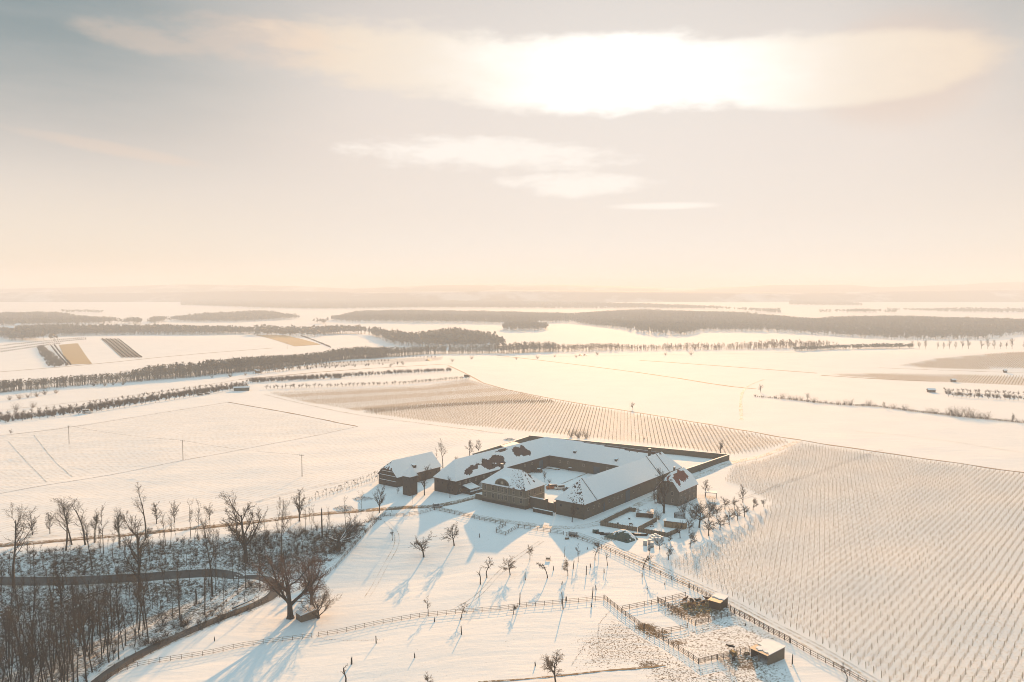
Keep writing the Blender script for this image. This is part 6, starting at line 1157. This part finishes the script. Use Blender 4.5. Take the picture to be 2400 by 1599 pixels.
for i, (u, v, h) in enumerate(((1512, 1276, 1.7), (1523, 1274, 1.8), (1528, 1280, 1.7))):
    x, y = G(u, v + 2); t = thing('caged_container', 'white caged liquid container with snowy top, %s of three from the left' % ordinal(i + 1), 'container', (x, y, hz(x, y)), R(-30), 'caged containers by the tarp heap'); link('tank', box_me('wrap'), t, (0, 0, .15), (0, 0, 0), (1.1, 1.0, h - .3)); link('snow_cap', box_me('snow'), t, (0, 0, h - .14), (0, 0, 0), (1.15, 1.05, .16)); link('base_pallet', box_me('weathered_wood'), t, (0, 0, 0), (0, 0, 0), (1.2, 1.1, .14)); m = MB()
    for q in (-.58, -.2, .2, .58): m.box(q - .02, q + .02, -.55, -.51, .15, h - .15)
    for q in (.4, .9, 1.4): m.box(-.6, .6, -.56, -.512, q, q + .04)
    m.link('cage', 'grey_metal', t)
BAL = [(1529, 1261), (1536, 1259), (1524, 1265), (1533, 1264), (1541, 1262), (1529, 1269), (1538, 1268), (1547, 1264), (1546, 1269), (1552, 1266)]
for i, (u, v) in enumerate(sorted(BAL)):
    x, y = G(u, v); t = thing('wrapped_bale', 'white wrapped round bale with a snow cap, %s from the left in the heap' % ordinal(i + 1), 'bale', (x, y, hz(x, y)), rnd.uniform(0, 3), 'wrapped bales beside the garden fence'); m = MB(); m.cyl((0, 0, -.05), (0, 0, 1.15), .62, .6, 14); m.link('wrapping', 'wrap', t); m = MB(); m.cyl((0, 0, 1.153), (0, 0, 1.32), .62, .42, 14); m.link('snow_cap', 'snow', t)
for i, (u, v, L, an, lb) in enumerate(((1412, 1251, 5, -12, 'snow dusted log pile behind the tarp heap, upper one'), (1425, 1254, 5.5, -8, 'snow dusted log pile behind the tarp heap, lower one'), (1498, 1255, 6, -10, 'dark brushy log pile right of the tarp heap'))):
    x, y = G(u, v); t = thing('log_pile', lb, 'log pile', (x, y, hz(x, y)), R(an))
    for k in range(7): m = MB(); yy, zz = (k % 4) * .42 - .6 + (.2 if k > 3 else 0), .18 + (.36 if k > 3 else 0); m.cyl((-L / 2 + rnd.uniform(-.3, .3), yy, zz), (L / 2 + rnd.uniform(-.3, .3), yy + rnd.uniform(-.1, .1), zz), .19, .15, 7); m.link('log', 'bark', t)
    link('snow_cover', box_me('snow'), t, (.4, .2, .66), (0, 0, .05), (L * .7, .7, .08))
x, y = G(1396, 1249); t = thing('covered_machine', 'small dark covered machine at the left end of the log piles', 'machine', (x, y, hz(x, y))); m = MB(); m.extrude([(-1.1, -.7, 0), (-1.1, -.6, .9), (-1.1, 0, 1.3), (-1.1, .6, .9), (-1.1, .7, 0)], (2.2, 0, 0)); m.link('cover', 'tarp', t); link('snow_cover', box_me('snow'), t, (0, .1, 1.15), (0, 0, 0), (1.4, .5, .22))
x, y = G(1343, 1257); t = thing('water_tank', 'round water tank trailer standing in the fence line', 'tank', (x, y, hz(x, y)), R(-30)); m = MB(); m.cyl((-1.5, 0, 1.1), (1.5, 0, 1.1), .68, n=16); m.link('barrel', 'grey_metal', t); m = MB(); m.extrude([(-1.45, -.4, 1.66), (-1.45, -.2, 1.84), (-1.45, .2, 1.84), (-1.45, .4, 1.66)], (2.9, 0, 0)); m.link('snow_cover', 'snow', t); m = MB(); m.box(-1.7, 2.4, -.4, .4, .38, .48); m.link('chassis', 'rust_metal', t)
for a in (-.8, .8):
    for s_ in (-1, 1): m = MB(); m.cyl((a, s_ * .62, .36), (a, s_ * .82, .36), .36, n=12); m.link('wheel', 'black_rubber', t)
x, y = G(1329, 1264); t = thing('drinking_trough', 'small dark drinking trough below the water tank', 'trough', (x, y, hz(x, y)), .4); m = MB(); m.box(-.7, .7, -.35, .35, 0, .12); m.box(-.7, .7, -.35, -.27, .12, .6); m.box(-.7, .7, .27, .35, .12, .6); m.box(-.7, -.62, -.27, .27, .12, .6); m.box(.62, .7, -.27, .27, .12, .6); m.link('basin', 'dark_wood', t); link('snow_cover', box_me('snow'), t, (0, 0, .45), (0, 0, 0), (1.2, .5, .1))
x, y = G(1284.6, 1314); t = thing('feed_trough', 'raised wooden feed trough alone in the sunny meadow', 'trough', (x, y, hz(x, y)), R(-4)); m = MB(); m.box(-.75, .75, -.4, .4, .45, .55); m.box(-.75, .75, -.4, -.34, .55, 1.0); m.box(-.75, .75, .34, .4, .55, 1.0); m.box(-.75, -.69, -.34, .34, .55, 1.0); m.box(.69, .75, -.34, .34, .55, 1.0); m.link('basin', 'weathered_wood', t); link('snow_cover', box_me('snow'), t, (0, 0, .8), (0, 0, 0), (1.35, .66, .14))
for a in (-.7, .7):
    for b in (-.36, .36): link('leg', box_me('weathered_wood'), t, (a, b, -.1), (0, 0, 0), (.09, .09, 1.5))
# garden things
x, y = flatG(1593, 1219); t = thing('trampoline', 'round trampoline with dark safety net beside the garden hut', 'trampoline', (x, y, 0)); m = MB(); m.cyl((0, 0, .78), (0, 0, .84), 2.1, n=20); m.link('mat', 'black_rubber', t); m = MB(); m.cyl((0, 0, .843), (0, 0, .9), 2.05, n=20); m.link('snow_cover', 'snow', t); ring = [(2.15 * math.cos(a), 2.15 * math.sin(a)) for a in np.linspace(0, 2 * math.pi, 9)[:-1]]
for (a, b) in ring: m = MB(); m.cyl((a, b, 0), (a, b, 2.9), .04, n=6); m.link('pole', 'grey_metal', t)
S = []
for (a, b), (c, d) in zip(ring, ring[1:] + ring[:1]):
    for k in range(12): f = k / 12; S.append((a + (c - a) * f, b + (d - b) * f, .85, a + (c - a) * f, b + (d - b) * f, 2.7, .03, .03))
    for k in range(9): z = .9 + k * .225; S.append((a, b, z, c, d, z, .03, .03))
o = link('net', np_mesh('net', *prisms(S, 3), 'black_rubber'), t); o['kind'] = 'stuff'
for u, v, lb in ((1448, 1228, 'dark flower tub in the snow of the larger garden, lower one'), (1475, 1217, 'dark flower tub in the snow of the larger garden, upper one')):
    x, y = flatG(u, v); t = thing('flower_tub', lb, 'planter', (x, y, 0)); m = MB(); m.cyl((0, 0, 0), (0, 0, .6), .35, .45, 10); m.link('tub', 'black_rubber', t); m = MB(); m.cyl((0, 0, .6), (0, 0, .7), .42, .3, 10); m.link('snow_cap', 'snow', t)
for u, v, lb in ((1479, 1232, 'dark garden bench by the fence of the larger garden'), (1528, 1235, 'small snowy bench in the smaller garden')):
    x, y = flatG(u, v); t = thing('garden_bench', lb, 'bench', (x, y, 0), R(25)); link('seat', box_me('dark_wood'), t, (0, 0, .4), (0, 0, 0), (1.5, .45, .07)); link('backrest', box_me('dark_wood'), t, (0, .2, .47), (-.15, 0, 0), (1.5, .06, .45)); link('snow_cover', box_me('snow'), t, (0, 0, .473), (0, 0, 0), (1.45, .4, .08))
    for a in (-.65, .65): link('leg', box_me('dark_wood'), t, (a, 0, 0), (0, 0, 0), (.08, .4, .4))
x, y = flatG(1462, 1204); t = thing('flag_pole', 'slim pale pole against the garden fence by the lane', 'pole', (x, y, 0)); m = MB(); m.cyl((0, 0, -.3), (0, 0, 1.9), .06, .05, 8); m.link('shaft', 'white_paint', t); m = MB(); m.cyl((0, 0, 1.9), (0, 0, 2.0), .09, .04, 8); m.link('knob', 'white_paint', t)
x, y = flatG(1666, 1166); t = thing('pergola', 'small snowy garden pergola at the end of the red roofed house', 'pergola', (x, y, 0), R(-20)); link('roof', box_me('dark_wood'), t, (0, 0, 2.1), (0, 0, 0), (5, 2.4, .14)); link('snow_cover', box_me('snow'), t, (0, 0, 2.243), (0, 0, 0), (5.1, 2.5, .2))
for a in (-2.3, 2.3):
    for b in (-1, 1): link('post', box_me('dark_wood'), t, (a, b, -.2), (0, 0, 0), (.14, .14, 2.3))

# ---------------------------------------------------------------- cattle
def cow_mesh(head_down, name='cow_body'):
    V = [(0, 0, 1.02), (.45, 0, 1.04), (.85, 0, 1.0), (-.4, 0, 1.0), (-.82, 0, 1.04), (1.15, 0, 1.02 if head_down else 1.25), (1.5, 0, .62 if head_down else 1.42), (1.75, 0, .32 if head_down else 1.30), (-1.0, 0, 1.12), (-1.1, 0, .5)]; Rr = [.40, .38, .33, .41, .36, .21, .17, .10, .07, .035]; E = [(0, 1), (1, 2), (0, 3), (3, 4), (2, 5), (5, 6), (6, 7), (4, 8), (8, 9)]
    for sx, root, knee in ((.72, 2, .04), (-.78, 4, -.12)):
        for s_ in (-1, 1):
            b = len(V); V += [(sx, s_ * .24, .78), (sx + knee * .5, s_ * .25, .45), (sx + (knee if sx < 0 else 0), s_ * .25, .2), (sx + .04, s_ * .25, -.02)]; Rr += [.17 if sx < 0 else .14, .09, .065, .075]; E += [(root, b), (b, b + 1), (b + 1, b + 2), (b + 2, b + 3)]
    hx, hz_ = V[6][0], V[6][2]
    for s_ in (-1, 1): b = len(V); V += [(hx - .05, s_ * .17, hz_ + .1), (hx - .08, s_ * .33, hz_ + .12)]; Rr += [.05, .04]; E += [(6, b), (b, b + 1)]
    me = bpy.data.meshes.new(name); me.from_pydata(V, E, []); o = bpy.data.objects.new(name, me); C.objects.link(o); sk = o.modifiers.new('skin', 'SKIN'); ss = o.modifiers.new('sub', 'SUBSURF'); ss.levels = ss.render_levels = 1
    for i, v in enumerate(me.skin_vertices[0].data): v.radius = (Rr[i], Rr[i]); v.use_root = (i == 0)
    dg = bpy.context.evaluated_depsgraph_get(); out = bpy.data.meshes.new_from_object(o.evaluated_get(dg)); bpy.data.objects.remove(o); out.name = name; out.polygons.foreach_set('use_smooth', np.ones(len(out.polygons), bool)); return out
CM = [cow_mesh(False), cow_mesh(True)]
def cow(u, v, an, down, col, label, s=.9):
    x, y = G(u, v); me = CM[down].copy(); me.materials.clear(); me.materials.append(MATS[col]); t = thing('cow', label, 'cow', (x, y, hz(x, y) + .03), R(an), 'cattle in the pens'); t.scale = (s, s, s); link('body', me, t); hx, hh = (1.5, .62) if down else (1.5, 1.42)
    for q in (-1, 1): m = MB(); m.cyl((hx - .06, q * .12, hh + .12), (hx + .02, q * .26, hh + .30), .035, .01, 6); m.link('horn', 'pale_stone', t)
for a in ((1605, 1411, 40, 0, 'cow_brown', 'reddish cow with raised head at the left of the feeding group'), (1622, 1413, 100, 1, 'cow_black', 'dark cow feeding at the back of the group'), (1637, 1413, -150, 0, 'cow_black', 'dark cow standing side on in the middle of the group'), (1618, 1424, -20, 1, 'cow_brown', 'reddish brown cow with lowered head at the front of the group'), (1660, 1410, 160, 0, 'cow_brown', 'brown cow standing against the feed shelter'), (1648, 1418, 60, 1, 'cow_black', 'dark cow eating straw near the feed shelter')): cow(*a)
cow(1719, 1548, 70, 0, 'cow_black', 'black cow alone outside the paddock by the hay rack', .85); cow(1714, 1522, 165, 0, 'cow_black', 'dark cow with its head over the rack inside the paddock', .78)
x, y = G(1719, 1537); t = thing('hay_rack', 'wooden hay rack full of straw by the paddock gap', 'hay rack', (x, y, hz(x, y)), R(-70)); m = MB(); m.box(-.8, .8, -.5, .5, .3, 1.1); m.link('hay', 'straw', t)
for k in range(7): link('bar', box_me('dark_wood'), t, (-.8 + k * .267, -.54, .1), (.12, 0, 0), (.05, .05, 1.25)); link('bar', box_me('dark_wood'), t, (-.8 + k * .267, .54, .1), (-.12, 0, 0), (.05, .05, 1.25))
for a in (-.8, .8): link('post', box_me('dark_wood'), t, (a, 0, -.2), (0, 0, 0), (.1, .1, 1.5))
x, y = G(1640, 1420); S = MB()
for k in range(170): a, q = rnd.uniform(0, 6.28), 5.2 * math.sqrt(rnd.random()); px, py = x + q * math.cos(a), y + q * math.sin(a) * .8; z = hz(px, py); S.box(px - .35, px + .35, py - .08, py + .08, z, z + rnd.uniform(.06, .22), rot=rnd.uniform(0, 3))
tag(S.link('straw_litter', 'straw'), 'trodden straw around the feeding cattle', None, None, 'stuff')
x, y = G(1750, 1535); t = thing('feed_box', 'low wooden feed box at the left corner of the board shelter', 'feed box', (x, y, hz(x, y)), R(30)); m = MB(); m.box(-.7, .7, -.4, .4, 0, .1); m.box(-.7, .7, -.4, -.34, .1, .55); m.box(-.7, .7, .34, .4, .1, .55); m.box(-.7, -.64, -.34, .34, .1, .55); m.box(.64, .7, -.34, .34, .1, .55); m.link('basin', 'weathered_wood', t); link('straw', box_me('straw'), t, (0, 0, .1), (0, 0, 0), (1.2, .6, .3))

# ---------------------------------------------------------------- far small buildings and vehicles
def far_house(u, v, an, L, D, ev, rg, label, wall='render_wall', name='far_house', cat='house', win=3):
    x, y = G(u, v); t = building(name, label, cat, None, 1, L, D, ev, rg, ('gable',), ('gable',), wall=wall, loc=(x, y), ang=R(an), cell=1.5, th=.2); t.location.z = hz(x, y)
    for k in range(win): fitting(t, 'window', 'f', L * (k + .5) / win, ev * .45, 1.0, 1.2, bars=False)
    return t
for i, (u, v, an, L) in enumerate(((8, 775, 10, 22), (34, 768, -20, 16), (16, 786, 5, 18))): far_house(u, v, an, L, 10, 6, 10, ('white village house at the left edge among dark trees', 'village house with the smoking chimney at the left edge', 'low village house below the dark trees at the left edge')[i], 'white_paint')
far_house(548, 917, 14, 13, 4.5, 3.0, 3.6, 'long green field hut at the end of the orchard strip', 'tarp', 'field_hut', 'hut', 2); far_house(2176, 920, -8, 6, 4, 2.4, 3.4, 'small field hut at the left end of the right orchard', 'dark_wood', 'field_hut', 'hut', 1)
far_house(2232, 896, 5, 4, 3, 2.4, 3.2, 'tiny hut beside the vine rows on the right', 'dark_wood', 'field_hut', 'hut', 1); far_house(2354, 874, 0, 3, 2.5, 2.6, 3.4, 'tiny hut on the crest field track', 'dark_wood', 'field_hut', 'hut', 1); far_house(598, 875, 20, 6, 4, 2.8, 3.8, 'small hut by the railway shrubs', 'weathered_wood', 'field_hut', 'hut', 1)
car('parked_trailer', 'white box trailer parked at the long orchard strip', 'trailer', G(205, 969), R(10), 'white_paint', 6.5, 2.3, 3.0, True); car('parked_car', 'dark car parked on the track beside the long orchard strip', 'car', G(470, 927), R(10), 'dark_paint', 4.6, 1.8, 1.6); car('parked_car', 'dark car with trailer parked farther along the orchard track', 'car', G(486, 924.5), R(10), 'dark_paint', 4.6, 1.8, 1.5)
for i, (u, v) in enumerate(((1360, 834), (1371, 833.5))): car('parked_car', ('left', 'right')[i] + ' one of two dark cars on the track below the railway trees', 'car', G(u, v), 0, 'dark_paint', 5., 2., 1.8)
car('tractor_van', 'dark vehicle parked at the end of the clipped tree row', 'van', G(1094, 884), R(-30), 'dark_paint', 5.5, 2.2, 2.6, True); car('parked_car', 'dark vehicle on the young vineyard track', 'car', G(1003, 846), 0, 'dark_paint', 6, 2.2, 2.0)
